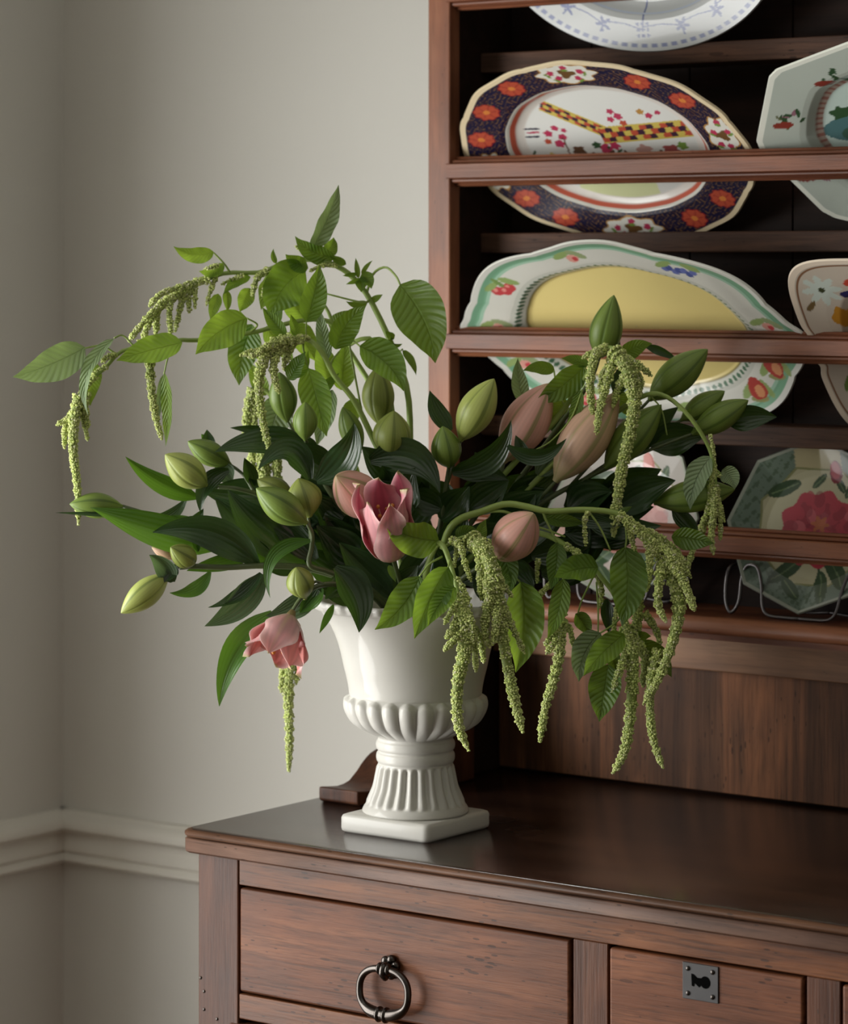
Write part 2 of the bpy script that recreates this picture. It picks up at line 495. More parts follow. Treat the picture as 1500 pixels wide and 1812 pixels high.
lip.build('top_lip', M['wood_lip'], base, auto=60, fix=True)
edge = slab([(.003, ZT - .0275), (.0, ZT - .025), (.0, ZT - .0118), (.0016, ZT - .0104), (.012, ZT - .0104)], -.002, W + .002, -.002, .60, .008)
edge.build('top_edge', M['wood_edge'], base, auto=50, fix=True)
zc = ZT - .0275
XD = [(.0736, .526), (.5716, .8030), (.843, 1.2954)]
zd0, zd1 = .7205, .8405
b = MB(); b.box(.012, .0724, CY, .07, .0, zc); b.build('corner_post', M['wood_z'], base, bevel=.0025, smooth=True)
b = MB(); b.box(W - .0724, W - .012, CY, .07, .0, zc); b.build('corner_post', M['wood_z'], base, bevel=.0025)
b = MB(); b.box(.0724, W - .0724, CY + .0012, .06, zd1 + .0012, zc); b.build('rail', M['wood_x'], base, bevel=.0012)
b = MB(); b.box(.0724, W - .0724, CY + .0008, .06, .690, zd0 - .0018); b.build('rail', M['wood_x'], base, bevel=.0018)
b = MB(); b.box(.0724, W - .0724, CY + .001, .06, .06, .11); b.build('rail', M['wood_x'], base, bevel=.0018)
for x0, x1 in ((.5272, .5704), (.8042, .8418)):
    b = MB(); b.box(x0, x1, CY + .0005, .06, zd0 - .0018, zd1 + .0012); b.build('divider', M['wood_z'], base, bevel=.0015)
    b = MB(); b.box(x0, x1, CY + .0005, .06, .11, .69); b.build('divider', M['wood_z'], base, bevel=.0015)
b = MB(); b.box(.014, .034, .07, .58, .0, zc); b.build('side_panel', M['wood_z'], base, bevel=.001)
b = MB(); b.box(W - .034, W - .014, .07, .58, .0, zc); b.build('side_panel', M['wood_z'], base, bevel=.001)
b = MB(); b.box(.034, W - .034, .57, .58, .05, zc); b.build('back_panel', M['wood_dark'], base)
b = MB(); b.box(.0724, W - .0724, .075, .085, .11, zc); b.build('gap_shade_sheet', M['black'], base)  # black sheet standing in for the shade seen through the drawer gaps

def drawer(x0, x1, z0, z1, yf):
    mb = MB(); mb.box(x0 + .0014, x1 - .0022, yf, .07, z0 + .0012, z1 - .0014)
    return mb.build('drawer', M['wood_drawer'], base, bevel=.0032)

def torus_path(cx, y, cz, rx, rz, n=56):
    a = np.linspace(0, 2 * math.pi, n, endpoint=False) + math.pi / 2
    return a, np.stack([cx + rx * np.sign(np.cos(a)) * np.abs(np.cos(a)) ** .82, np.full(n, y), cz + rz * np.sign(np.sin(a)) * np.abs(np.sin(a)) ** .82], 1)

def closed_tube(mb, pts, rad, n=10):
    m = len(pts)
    T = np.roll(pts, -1, 0) - np.roll(pts, 1, 0)
    T /= np.linalg.norm(T, axis=1)[:, None]
    G = []
    N = np.array([0, 1.0, 0])
    for i in range(m):
        Nn = unit(N - T[i] * np.dot(N, T[i])); B = np.cross(T[i], Nn)
        G.append([pts[i] + rad[i] * (math.cos(t) * Nn + math.sin(t) * B) for t in np.arange(n) * 2 * math.pi / n])
    G.append(G[0])
    mb.grid(np.array(G), closed=True)

def sphere(mb, c, r, nu=14, nv=9, sx=1, sy=1, sz=1, C=None):
    c = np.asarray(c, float)
    G = []
    for i in range(nv):
        t = math.pi * i / (nv - 1)
        G.append([c + r * np.array([sx * math.sin(t) * math.cos(p), sy * math.sin(t) * math.sin(p), sz * math.cos(t)])
                  for p in np.arange(nu) * 2 * math.pi / nu])
    mb.grid(np.array(G), closed=True, flip=True, C=None if C is None else np.tile(np.asarray(C), (nv, nu, 1)))

def ring_pull(par, cx, cz, yf):
    p = MB()
    # cast rosette of small beads with the staple that holds the ring
    for a, r in ((20, .0052), (75, .0056), (130, .0052), (185, .0046), (235, .0042), (285, .0048), (335, .0046)):
        sphere(p, (cx + .0088 * math.cos(math.radians(a)), yf - .003, cz + .0088 * math.sin(math.radians(a))), r, 12, 8, 1, .9, 1)
    sphere(p, (cx, yf - .002, cz), .0095, 14, 8, 1, .7, 1)
    p.tube(curve([(cx, yf, cz + .003), (cx, yf - .013, cz + .003), (cx, yf - .016, cz - .004), (cx, yf - .010, cz - .010)], 12), .0042, 10)
    ro = p.build('ring_pull', M['iron'], par, fix=True)
    r = MB()
    a, pts = torus_path(cx, yf - .0125, cz - .0245, .0330, .0245)
    pts[:, 1] += np.cos(a - math.pi / 2) * 0.0
    pts[:, 1] -= (pts[:, 2] - cz) * -0.06
    bot = np.exp(-((np.sin(a) + 1) / .12) ** 2)
    topw = np.exp(-((np.sin(a) - 1) / .02) ** 2)
    rad = .0040 + .0028 * np.exp(-((np.sin(a) + 1) / .30) ** 2)
    closed_tube(r, pts, rad)
    for dx in (-.0046, .0046):
        sphere(r, (cx + dx, yf - .0125 - .003, cz - .049), .0088, 14, 9, .48, 1, 1)
    for dx in (-.006, .006):
        sphere(r, (cx + dx, yf - .0125, cz), .0068, 14, 9, .5, 1, 1)
    r.build('ring', M['iron'], ro, fix=True)

def escutcheon(par, cx, cz, yf):
    e = MB(); e.box(cx - .021, cx + .021, yf - .0014, yf + .004, cz - .0185, cz + .0185)
    eo = e.build('escutcheon', M['iron_dull'], par, bevel=.0006)
    k = MB()
    n = 18
    poly = [(cx + .006 + .0058 * math.cos(t), cz + .001 + .0062 * math.sin(t)) for t in np.linspace(-2.5, 2.5, n)]
    poly += [(cx - .0035, cz + .0045), (cx - .0075, cz + .0075), (cx - .0105, cz + .0078), (cx - .0098, cz - .0045), (cx - .0072, cz - .0048), (cx - .0065, cz - .0012), (cx - .001, cz - .0050)]
    k.prism(poly, 'y', yf - .0018, yf - .0010)
    k.build('keyhole', M['black'], eo, smooth=False, fix=True)
    for sx, sz in ((-1, -1), (-1, 1), (1, -1), (1, 1)):
        s = MB(); sphere(s, (cx + sx * .0145, yf - .0016, cz + sz * .0125), .0026, 10, 7, 1, .6, 1)
        s.build('nail', M['iron'], eo, fix=True)

for i, (x0, x1) in enumerate(XD):
    d = drawer(x0, x1, zd0, zd1, CY - .0012)
    if i == 1:
        escutcheon(d, .6835, .8185, CY - .0012)
    else:
        ring_pull(d, (x0 + x1) / 2 - .009, .7795, CY - .0012)
for i, (x0, x1) in enumerate(((.058, .526), (.5716, .803), (.843, 1.311))):
    d = drawer(x0, x1, .40, .686, CY - .0022)
    ring_pull(d, (x0 + x1) / 2, .56, CY - .0022)
    d = drawer(x0, x1, .115, .39, CY - .0012)
    ring_pull(d, (x0 + x1) / 2, .27, CY - .0012)
# nail heads and plugged holes in the left corner post
for (px, py) in ((355, 1730), (361, 1754), (361, 1786), (384, 1803)):
    dd = (CY - CAM[1]) / (((px - 750) / FPX) * ST + CT)
    c = P(px, py, dd)
    s = MB(); sphere(s, (c[0], CY - .0004, c[2]), .0019, 10, 7, 1, .5, 1); s.build('nail', M['iron'], base, fix=True)

# ------------------------------------------------------------------ the plate rack standing on the dresser
rack = thing('plate_rack', 'tall dark wooden plate rack with moulded guard rails standing on the dresser', 'plate rack', (W / 2, .5, ZT))
SX0, SX1 = .0222, .0565
YF = .440; YB = .578
for s in (0, 1):
    f = (lambda x: x) if s == 0 else (lambda x: W - x)
    xs = sorted((f(SX0), f(SX1)))
    b = MB(); b.box(xs[0], xs[1], YF, YF + .022, ZT + .05, 2.25); b.build('stile', M['wood_stile'], rack, bevel=.0025)
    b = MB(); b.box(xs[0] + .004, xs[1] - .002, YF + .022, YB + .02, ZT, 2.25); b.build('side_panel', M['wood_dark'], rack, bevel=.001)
    # scrolled foot that sweeps forward on to the top board
    pr = [(.224, .9185), (.240, .9165), (.258, .9145), (.272, .9155), (.282, .9180), (.291, .9236), (.299, .9290), (.306, .935), (.315, .9410), (.3235, .9455), (.334, .9485), (.346, .9505),
          (.365, .9520), (.388, .9535), (.405, .9580), (.418, .9680), (.428, .9850), (.434, 1.005), (.438, 1.03), (.44, 1.06), (.462, 1.06), (.462, ZT), (.228, ZT), (.224, ZT + .003)]
    xs = sorted((f(.019), f(.0790)))
    b = MB(); b.prism(pr, 'x', xs[0], xs[1]); b.build('scroll_foot', M['wood_z'], rack, bevel=.003, auto=40, fix=True)
# guard rails: proud flat band with stepped beads above and below
def guard_rail(zc_, hh):
    g = hh / .0175
    pf = [(.436, -.0080), (.436, .0078), (.4375, .0088), (.4450, .0088), (.4438, .0104), (.4442, .0122), (.4460, .0134), (.4520, .0134), (.4512, .0150), (.4530, .0172), (.458, .0176),
          (.458, -.0180), (.4530, -.0176), (.4505, -.0158), (.4515, -.0140), (.4460, -.0138), (.4438, -.0122), (.4436, -.0104), (.4450, -.0090), (.4375, -.0088)]
    mb = MB()
    mb.prism([(y, zc_ + z * g) for y, z in pf], 'x', SX1 - .0035, W - SX1 + .0035)
    return mb.build('guard_rail', M['wood_rail'], rack, auto=30, fix=True)
for z in (1.8815, 1.6610, 1.4485, 1.2172):
    guard_rail(z, .0185)
SHELF = [2.04, 1.812, 1.584, 1.353]
YS = .508
for z in SHELF:
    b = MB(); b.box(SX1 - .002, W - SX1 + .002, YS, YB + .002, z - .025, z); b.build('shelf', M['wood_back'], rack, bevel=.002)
# upper backboard of upright planks
npl = 9
xx = np.linspace(SX0 + .01, W - SX0 - .01, npl + 1)
for i in range(npl):
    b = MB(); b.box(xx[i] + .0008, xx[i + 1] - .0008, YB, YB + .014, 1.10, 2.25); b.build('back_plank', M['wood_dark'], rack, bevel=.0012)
# waist shelf with a rounded nosing
ZW = 1.128
pf = [(YB + .002, ZW), (.468, ZW)] + [(.460 + .008 * math.cos(t), ZW - .0105 + .0105 * math.sin(t)) for t in np.linspace(math.pi / 2, 1.5 * math.pi, 12)] + [(.468, ZW - .021), (.474, ZW - .023), (.476, ZW - .030), (YB + .002, ZW - .030)]
b = MB(); b.prism(pf, 'x', SX1 - .002, W - SX1 + .002); b.build('waist_shelf', M['wood_rail'], rack, auto=35, fix=True)
# frieze boards and the wide panel below
for x0, x1 in ((SX1, .602), (.6030, W - SX1)):
    b = MB(); b.box(x0, x1, .533, .56, 1.052, ZW - .028); b.build('frieze_board', M['wood_frieze'], rack, bevel=.0018)
b = MB(); b.box(SX1, W - SX1, .5455, .56, ZT + .0035, 1.0515); b.build('back_panel', M['wood_panel'], rack, bevel=.0015)
b = MB(); b.box(SX1, W - SX1, .56, .574, ZT + .0, 1.10); b.build('back_batten', M['wood_dark'], rack)
# ------------------------------------------------------------------ the urn
UC = P(735, 1468, D0); UX, UY = float(UC[0]), float(UC[1])
urn = thing('urn_vase', 'cream glazed ceramic pedestal urn holding the flowers', 'vase', (UX, UY, ZT))
hs = .0622
mb = MB()
lv = [(.0035, .0), (.0006, .0022), (0, .005), (0, .0165), (.0012, .0194), (.0045, .0208)]
G = []
for i, z in lv:
    ring = []
    r = .007
    for (sx, sy, a0) in ((1, -1, -90), (1, 1, 0), (-1, 1, 90), (-1, -1, 180)):
        for a in np.linspace(a0, a0 + 90, 5):
            ring.append((UX + sx * (hs - i - r) + r * math.cos(math.radians(a)), UY + sy * (hs - i - r) + r * math.sin(math.radians(a)), ZT + z))
    G.append(ring)
G = np.array(G); mb.grid(G, closed=True)
n = G.shape[1]
mb.F.append(tuple(range(n))[::-1]); mb.F.append(tuple(range((len(lv) - 1) * n, len(lv) * n)))
mb.build('plinth', M['ceramic'], urn, auto=60, fix=True)

def lathe(prof, nphi, mod=None):
    ph = np.arange(nphi) * 2 * math.pi / nphi
    G = []
    for r, z in prof:
        rr = r + (mod(r, z, ph) if mod else 0) * np.ones(nphi)
        G.append(np.stack([UX + rr * np.cos(ph), UY + rr * np.sin(ph), np.full(nphi, ZT + z)], 1))
    return np.array(G)
def dense(pts, n):
    p = np.array(pts)
    d = np.concatenate([[0], np.cumsum(np.linalg.norm(np.diff(p, axis=0), axis=1))])
    u = np.linspace(0, d[-1], n)
    return np.stack([np.interp(u, d, p[:, 0]), np.interp(u, d, p[:, 1])], 1)
def sm(pts, n):
    return curve(pts, n)
ped = sm([(.0585, .0205), (.0607, .0225), (.0602, .0250), (.0585, .0282), (.0556, .0322), (.0515, .0412), (.0478, .0502), (.0450, .0631), (.0430, .0734), (.0426, .0775)], 46)
def flute(r, z, ph):
    k = np.clip((z - .0300) / .004, 0, 1) * np.clip((.0760 - z) / .004, 0, 1)
    return .0016 * k * np.cos(24 * ph) - .0014 * k * np.clip(-np.cos(24 * ph), 0, 1) ** 2
mb = MB(); mb.grid(lathe(ped, 288, flute), closed=True); mb.build('pedestal', M['ceramic'], urn, fix=True)
col = sm([(.0424, .0770), (.0432, .0785), (.0444, .0805), (.0449, .0843), (.0444, .0880), (.0433, .0896), (.0428, .0908), (.0432, .0922), (.0446, .0940), (.0452, .0979), (.0446, .1015), (.0434, .1032), (.0428, .1050), (.0432, .1068)], 60)
mb = MB(); mb.grid(lathe(col, 96), closed=True); mb.build('collar', M['ceramic'], urn, fix=True)
bowl = sm([(.0425, .1060), (.0446, .1082), (.0560, .1146), (.0685, .1230), (.0755, .1330), (.0788, .1420), (.0786, .1490), (.0768, .1535), (.0756, .1560)], 40)
def gad(r, z, ph):
    k = np.clip((z - .1065) / .012, 0, 1)
    c = np.abs(np.cos(12 * ph))
    topz = .1475 + .0070 * c ** .8
    k2 = np.clip((topz - z) / .0045, 0, 1) ** .6
    return .0052 * k * k2 * (c ** .75) - .0012 * k
bowl = np.vstack([bowl])
mb = MB(); mb.grid(lathe(bowl, 384, gad), closed=True); mb.build('gadrooned_bowl', M['ceramic'], urn, fix=True)
body = np.vstack([sm([(.0740, .1535), (.0756, .1560), (.0766, .1640), (.0786, .1740), (.0815, .1855), (.0843, .1985), (.0876, .2112), (.0925, .2250), (.0992, .2385), (.1072, .2495), (.1105, .2530)], 40)])
mb = MB(); mb.grid(lathe(body, 128), closed=True); mb.build('body', M['ceramic'], urn, fix=True)
rim = sm([(.1100, .2525), (.1128, .2530), (.1160, .2555), (.1182, .2590), (.1190, .2615), (.1182, .2640), (.1158, .2648), (.1110, .2635), (.1060, .2600), (.0985, .2500), (.0905, .2330), (.0840, .2120), (.0780, .1850), (.0740, .1620), (.05, .152), (.002, .150)], 64)
def egg(r, z, ph):
    k = np.clip((z - .2535) / .003, 0, 1)
    return .0016 * k * np.cos(44 * ph)
mb = MB(); mb.grid(lathe(rim, 264, egg), closed=True); mb.build('rim', M['ceramic'], urn, fix=True)

# ------------------------------------------------------------------ painted dishes
def noise2(x, y, s=0):
    return (np.sin(x * 1.7 + s) * np.cos(y * 2.3 - s * 1.3) + np.sin(x * 3.9 - y * 2.7 + 2 * s) * .6 + np.cos(x * 6.1 + y * 5.3 + s) * .35) / 1.95

class Paint:
    def __init__(s, x, y, base):
        s.x, s.y = x, y
        s.c = np.tile(np.asarray(base, float), x.shape + (1,))
    def m(s, mask, col, a=1.0):
        k = (mask.astype(float) * a)[..., None]
        s.c = s.c * (1 - k) + np.asarray(col) * k
    def blob(s, cx, cy, rx, ry, col, rot=0, wob=0.0, nl=5, a=1.0):
        dx, dy = s.x - cx, s.y - cy
        c, q = math.cos(rot), math.sin(rot)
        X, Y = (dx * c + dy * q) / rx, (-dx * q + dy * c) / ry
        ang = np.arctan2(Y, X)
        s.m(np.hypot(X, Y) < 1 + wob * np.cos(nl * ang + cx * 90), col, a)
    def flower(s, cx, cy, r, col, ctr, dark, ry=None):
        ry = ry or r
        s.blob(cx, cy, r, ry, dark, wob=.06, nl=9)
        s.blob(cx, cy, r * .90, ry * .90, col, wob=.07, nl=9)
        for k in range(6):
            t = k * math.pi / 3 + cx * 50
            s.blob(cx + .55 * r * math.cos(t), cy + .55 * ry * math.sin(t), r * .05, ry * .40, dark, rot=t - math.pi / 2, a=.55)
        s.blob(cx, cy, r * .26, ry * .26, ctr)
    def line(s, pts, wdt, col, a=1.0):
        for (x0, y0), (x1, y1) in zip(pts[:-1], pts[1:]):
            L2 = (x1 - x0) ** 2 + (y1 - y0) ** 2 + 1e-12
            t = np.clip(((s.x - x0) * (x1 - x0) + (s.y - y0) * (y1 - y0)) / L2, 0, 1)
            s.m(np.hypot(s.x - x0 - t * (x1 - x0), s.y - y0 - t * (y1 - y0)) < wdt, col, a)
    def leaf(s, cx, cy, L, rot, col):
        s.blob(cx, cy, L, L * .38, col, rot=rot)

def dish(name, label, cat, a, b_, outline, prof, painter, Xc, Yb, zb, lean, nphi=420, rots=None, basecol=(.72, .71, .66), group=None, zrot=0.0):
    """prof: list of (rho, height of glaze above foot); leans forward for lean>0"""
    rho = np.array(rots if rots is not None else np.concatenate([np.linspace(.0, .66, 60), np.linspace(.67, 1.0, 62)]))
    rho[0] = .004
    ph = np.arange(nphi) * 2 * math.pi / nphi
    R = outline(ph)
    rr, pp = np.meshgrid(rho, ph, indexing='ij')
    # outline fades to a plain oval toward the centre
    k = np.clip((rr - .45) / .5, 0, 1)
    k = k * k * (3 - 2 * k)
    Rr = 1 + (R[None, :] - 1) * k
    x = a * rr * Rr * np.cos(pp); y = b_ * rr * Rr * np.sin(pp)
    h = np.interp(rr, [p[0] for p in prof], [p[1] for p in prof])
    cols = painter(x, y, rr, pp, x / a, y / b_)
    la = lean
    U = np.array([0, -math.sin(la), math.cos(la)]); N = np.array([0, -math.cos(la), -math.sin(la)]); X = np.array([1.0, 0, 0])
    if zrot:
        X, U = X * math.cos(zrot) + U * math.sin(zrot), U * math.cos(zrot) - X * math.sin(zrot)
    low = float(np.min(y[-1]))
    C0 = np.array([Xc, Yb, zb]) - np.array([0, -math.sin(la), math.cos(la)]) * low
    def place(h_):
        return C0 + x[..., None] * X + y[..., None] * U + h_[..., None] * N
    hb = prof[0][1]
    top_ = place(h)
    mb = MB()
    mb.grid(top_, closed=True, C=cols)
    sub = slice(None, None, 6)
    idx = list(range(0, len(rho), 6))
    if idx[-1] != len(rho) - 1: idx.append(len(rho) - 1)
    hback = h - .0042 * np.ones_like(h)
    Gb = place(hback)[idx]
    bc = np.tile(np.asarray(basecol), Gb.shape[:2] + (1,))
    mb.grid(Gb, closed=True, C=bc, flip=True)
    # rounded lip
    e0 = top_[-1]; e1 = Gb[-1]
    mid = (e0 + e1) / 2 + (e0 - C0) / np.linalg.norm(e0 - C0, axis=1)[:, None] * .0018
    mb.grid(np.array([e0, mid, e1]), closed=True, C=np.tile(cols[-1][None], (3, 1, 1)))
    o = mb.build(name, M['dish'], None)
    return tag(o, label, cat, group)

WHT = srgb(214, 213, 203)
NAVY = srgb(24, 22, 52); GOLD = srgb(176, 130, 60); RED = srgb(176, 76, 54); DRED = srgb(128, 30, 34); GRN = srgb(110, 140, 60); DGRN = srgb(44, 74, 44); ROSE = srgb(176, 50, 84); YEL = srgb(196, 176, 84)

def imari(x, y, rr, pp, u, v):
    p = Paint(x, y, WHT)
    e = np.hypot(u, v)
    band = rr > .70
    p.m(band, NAVY)
    # gold scrolls on the blue ground
    s1 = np.sin(x * 420 + 2.2 * np.sin(y * 330)) * np.sin(y * 420 + 2.2 * np.sin(x * 300))
    p.m(band & (np.abs(s1) < .10), GOLD, .35)
    s2 = noise2(x * 90, y * 90, 1.0)
    p.m(band & (s2 > .55), srgb(58, 32, 32), .5)
    # reserved white panels
    for t in (92, 268, 10, 192, ):
        t = math.radians(t)
        cx, cy = .2040 * .865 * math.cos(t), .137 * .865 * math.sin(t)
        wide = .040 if abs(math.sin(t)) > .5 else .020
        hgt = .0150 if abs(math.sin(t)) > .5 else .026
        p.blob(cx, cy, wide + .0018, hgt + .0018, GOLD, wob=.10, nl=8)
        p.blob(cx, cy, wide, hgt, WHT, wob=.10, nl=8)
        p.blob(cx, cy, .011, .0065, srgb(104, 74, 40), wob=.3, nl=3)
        for dx, dy in ((-.022, .002), (.021, .003), (-.014, -.007), (.013, -.008), (0.0, .010)):
            if abs(math.sin(t)) < .5: dx, dy = dx * .5, dy * 2
            p.blob(cx + dx, cy + dy, .0048, .0040, ROSE, wob=.12, nl=5)
            p.leaf(cx + dx * 1.25, cy + dy - .004, .005, dx * 40, GRN)
    for t in (38, 60, 122, 146, 168, 215, 236, 300, 322, 345):
        t = math.radians(t)
        p.flower(.2040 * .865 * math.cos(t), .137 * .865 * math.sin(t), .0185, RED, srgb(206, 126, 60), DRED, .0125)
    # well
    p.m((rr > .685) & (rr < .705), WHT)
    p.m((rr > .655) & (rr < .685), srgb(190, 92, 70))
    p.m((rr <= .655), srgb(214, 215, 210))
    p.m((rr > .60) & (rr < .655), srgb(214, 208, 200))
    inn = rr < .60
    # chequered terrace wall running across the scene
    def wall(x0, y0, x1, y1, th, n):
        L = math.hypot(x1 - x0, y1 - y0); ax, ay = (x1 - x0) / L, (y1 - y0) / L
        tt = (x - x0) * ax + (y - y0) * ay; qq = -(x - x0) * ay + (y - y0) * ax
        mk = (tt > 0) & (tt < L) & (np.abs(qq) < th) & inn
        row = np.floor((qq + th) / (2 * th / 3)); cell = np.floor(tt / L * n + row * .5)
        cc = (cell + row) % 3
        p.m(mk & (cc == 0), RED); p.m(mk & (cc == 1), srgb(58, 34, 52)); p.m(mk & (cc == 2), YEL)
        p.m((tt > 0) & (tt < L) & (np.abs(np.abs(qq) - th) < .0012) & inn, YEL)
    wall(-.078, .062, -.002, .018, .0080, 11)
    wall(-.010, .012, .120, .020, .0115, 13)
    for (cx, cy, r, c) in ((-.085, .018, .006, ROSE), (-.072, .026, .005, ROSE), (-.066, .012, .006, ROSE), (-.090, .006, .005, RED), (-.074, .002, .007, ROSE), (-.060, .022, .004, ROSE),
                           (.018, .048, .005, ROSE), (.026, .040, .006, ROSE), (.014, .036, .005, ROSE), (.030, .030, .005, RED), (.060, .046, .005, GOLD), (.070, .040, .005, ROSE), (.084, .044, .004, ROSE),
                           (-.010, -.008, .009, ROSE), (.004, -.004, .007, ROSE), (-.022, -.002, .006, DGRN), (-.050, -.010, .009, srgb(92, 60, 36)), (-.092, -.018, .008, YEL), (.044, -.012, .011, srgb(180, 140, 130)), (.082, -.014, .012, srgb(150, 70, 70)), (.10, -.006, .007, GRN)):
        p.blob(cx, cy, r, r * .8, c, wob=.15, nl=5)
    for k in range(34):
        cx, cy = rng.uniform(-.12, .12), rng.uniform(-.034, -.006)
        p.leaf(cx, cy, rng.uniform(.004, .009), rng.uniform(0, 3), rng.choice([GRN, DGRN, srgb(92, 60, 36), ROSE]))
    p.line([(-.116, .026), (-.096, .026)], .0013, NAVY); p.line([(-.114, .020), (-.098, .021)], .0013, ROSE); p.line([(-.118, .014), (-.100, .014)], .0013, NAVY)
    p.line([(-.02, -.016), (.03, -.016)], .001, NAVY); p.line([(-.066, -.02), (-.066, .01)], .0012, srgb(92, 60, 36))
    p.m((rr < .60) & (v < -.33) & (u > -.35) & (u < .2), srgb(206, 212, 150), .8)
    p.m(rr > .965, srgb(222, 205, 170))
    return np.clip(p.c, 0, 1)

def scal(n, amp, sq=0.0, ph0=0.0):
    return lambda ph: 1 + amp * np.cos(n * (ph + ph0)) + sq * np.cos(4 * ph)
def imari_out(ph):
    return 1 + .018 * np.abs(np.cos(4 * ph + .3)) ** .5 - .012 + .006 * np.cos(16 * ph)
PF = [(0, .0), (.60, .001), (.645, .004), (.70, .013), (.74, .0155), (1.0, .023)]
LE = math.radians(39)
dish('imari_platter', 'oval platter with navy, red and gold floral border behind the middle guard rail', 'platter', .2040, .137, imari_out, PF, imari, .268, .571, 1.5845, LE, 520)

def garden(x, y, rr, pp, u, v):
    p = Paint(x, y, srgb(216, 215, 205))
    p.m(rr > .955, srgb(224, 224, 216))
    p.m((rr > .905) & (rr < .965), srgb(122, 170, 138))
    p.m((rr > .895) & (rr < .915), srgb(160, 196, 172))
    p.m(rr < .645, srgb(222, 203, 132))
    p.m((rr > .642) & (rr < .650), srgb(128, 116, 62))
    # small leaf wreath around the yellow well
    p.m((rr > .650) & (rr < .735), srgb(200, 201, 190))
    k = np.cos(96 * pp)
    p.m((np.abs(rr - .690) < .020 * (.55 + .45 * k)) & (k > -.5), srgb(66, 104, 76))
    PK = srgb(196, 72, 76); PA = srgb(222, 160, 146); LG = srgb(146, 168, 104); BL = srgb(74, 88, 150)
    A, B = .237, .147
    for t, kind in ((143, 'c'), (101, 'p'), (57, 'b'), (176, 'g'), (204, 'g'), (8, 'p'), (-22, 's'), (318, 's'), (282, 'p'), (236, 'c')):
        t = math.radians(t); cx, cy = A * .825 * math.cos(t), B * .83 * math.sin(t)
        if kind == 'c':
            for dx, dy in ((-.010, -.006), (.008, -.002), (.001, -.007)):
                p.blob(cx + dx, cy + dy, .0085, .0075, PK); p.blob(cx + dx - .002, cy + dy + .002, .003, .003, srgb(230, 150, 140))
            p.leaf(cx - .016, cy + .002, .012, .5, LG); p.leaf(cx + .012, cy + .009, .014, -.4, LG); p.leaf(cx - .004, cy + .008, .010, 2.2, srgb(120, 148, 84))
        elif kind == 'b':
            for k2 in range(7):
                p.blob(cx - .018 + k2 * .006, cy + .003 * math.sin(k2 * 2.2) - k2 * .0012, .0052, .0052, BL if k2 % 2 else srgb(104, 116, 176))
            p.leaf(cx - .018, cy + .008, .013, .3, LG); p.leaf(cx + .018, cy + .003, .013, -.5, LG)
        elif kind == 's':
            p.leaf(cx - .014, cy - .004, .015, .9, LG); p.leaf(cx + .015, cy + .002, .014, -1.0, LG); p.leaf(cx, cy - .014, .013, .1, srgb(150, 150, 96))
            p.blob(cx, cy, .0135, .0155, srgb(176, 62, 54), wob=.08, nl=3); p.blob(cx + .003, cy - .003, .007, .009, srgb(222, 160, 110), .0, a=.8)
        else:
            p.leaf(cx - .012, cy + .004, .013, .4, LG); p.leaf(cx + .010, cy + .005, .014, -.5, srgb(150, 164, 120))
            p.blob(cx + .002, cy - .002, .0082, .0070, PA); p.blob(cx + .005, cy - .003, .004, .004, PK)
    return np.clip(p.c, 0, 1)
def garden_out(ph):
    # bracket-shaped edge: shallow lobes meeting in soft points
    c = np.cos(ph); s = np.sin(ph)
    q = np.abs(np.cos(4 * ph)) ** .7
    return .962 + .026 * q + .020 * np.exp(-((np.abs(s) - 1) / .02) ** 2) + .038 * np.exp(-((np.abs(c) - 1) / .01) ** 2) + .012 * np.cos(8 * ph + .8)
PF2 = [(0, .0), (.63, .001), (.70, .011), (.76, .0135), (.93, .019), (1.0, .0235)]
dish('fruit_platter', 'oval scalloped platter with yellow centre, green rim and painted fruit', 'platter', .2370, .147, garden_out, PF2, garden, .309, .571, 1.3535, LE, 520)

def fluted(x, y, rr, pp, u, v):
    p = Paint(x, y, srgb(186, 189, 187))
    BLU = srgb(70, 84, 140)
    k = np.cos(84 * pp)
    p.m((np.abs(rr - .955) < .016) & (k > -.1), BLU, .9)
    for j in range(18):
        t = 2 * math.pi * (j + .25) / 18
        cx, cy = .2 * .82 * math.cos(t), .142 * .82 * math.sin(t)
        if j % 3 == 1:
            for q in (-1, 0, 1):
                for q2 in (-1, 0, 1):
                    p.blob(cx + q * .007, cy + q2 * .007, .0022, .0022, BLU)
            p.line([(cx, cy), (cx * .66, cy * .66)], .0011, BLU)
        else:
            for q in range(5):
                p.leaf(cx + .006 * math.cos(q * 1.256 + t), cy + .006 * math.sin(q * 1.256 + t), .0052, q * 1.256 + t, BLU)
        t2 = t + math.pi / 18
        p.line([(cx * .97, cy * .97), (.2 * .78 * math.cos(t2), .142 * .78 * math.sin(t2)), (.2 * .82 * math.cos(t2 + .17), .142 * .82 * math.sin(t2 + .17))], .0009, BLU, .85)
    p.m(np.abs(rr - .69) < .004, srgb(180, 190, 206))
    for j in range(9):
        t = 2 * math.pi * (j + .5) / 9
        for q in range(4):
            p.leaf(.2 * .45 * math.cos(t) + .008 * math.cos(q * 1.57), .142 * .45 * math.sin(t) + .008 * math.sin(q * 1.57), .008, q * 1.57, BLU)
    return np.clip(p.c, 0, 1)
dish('blue_white_platter', 'oval white platter with fine blue sprigs and dotted rim on the upper shelf', 'platter', .200, .142, lambda ph: 1 + 0 * ph, PF, fluted, .318, .526, 1.8125, math.radians(22), 420)

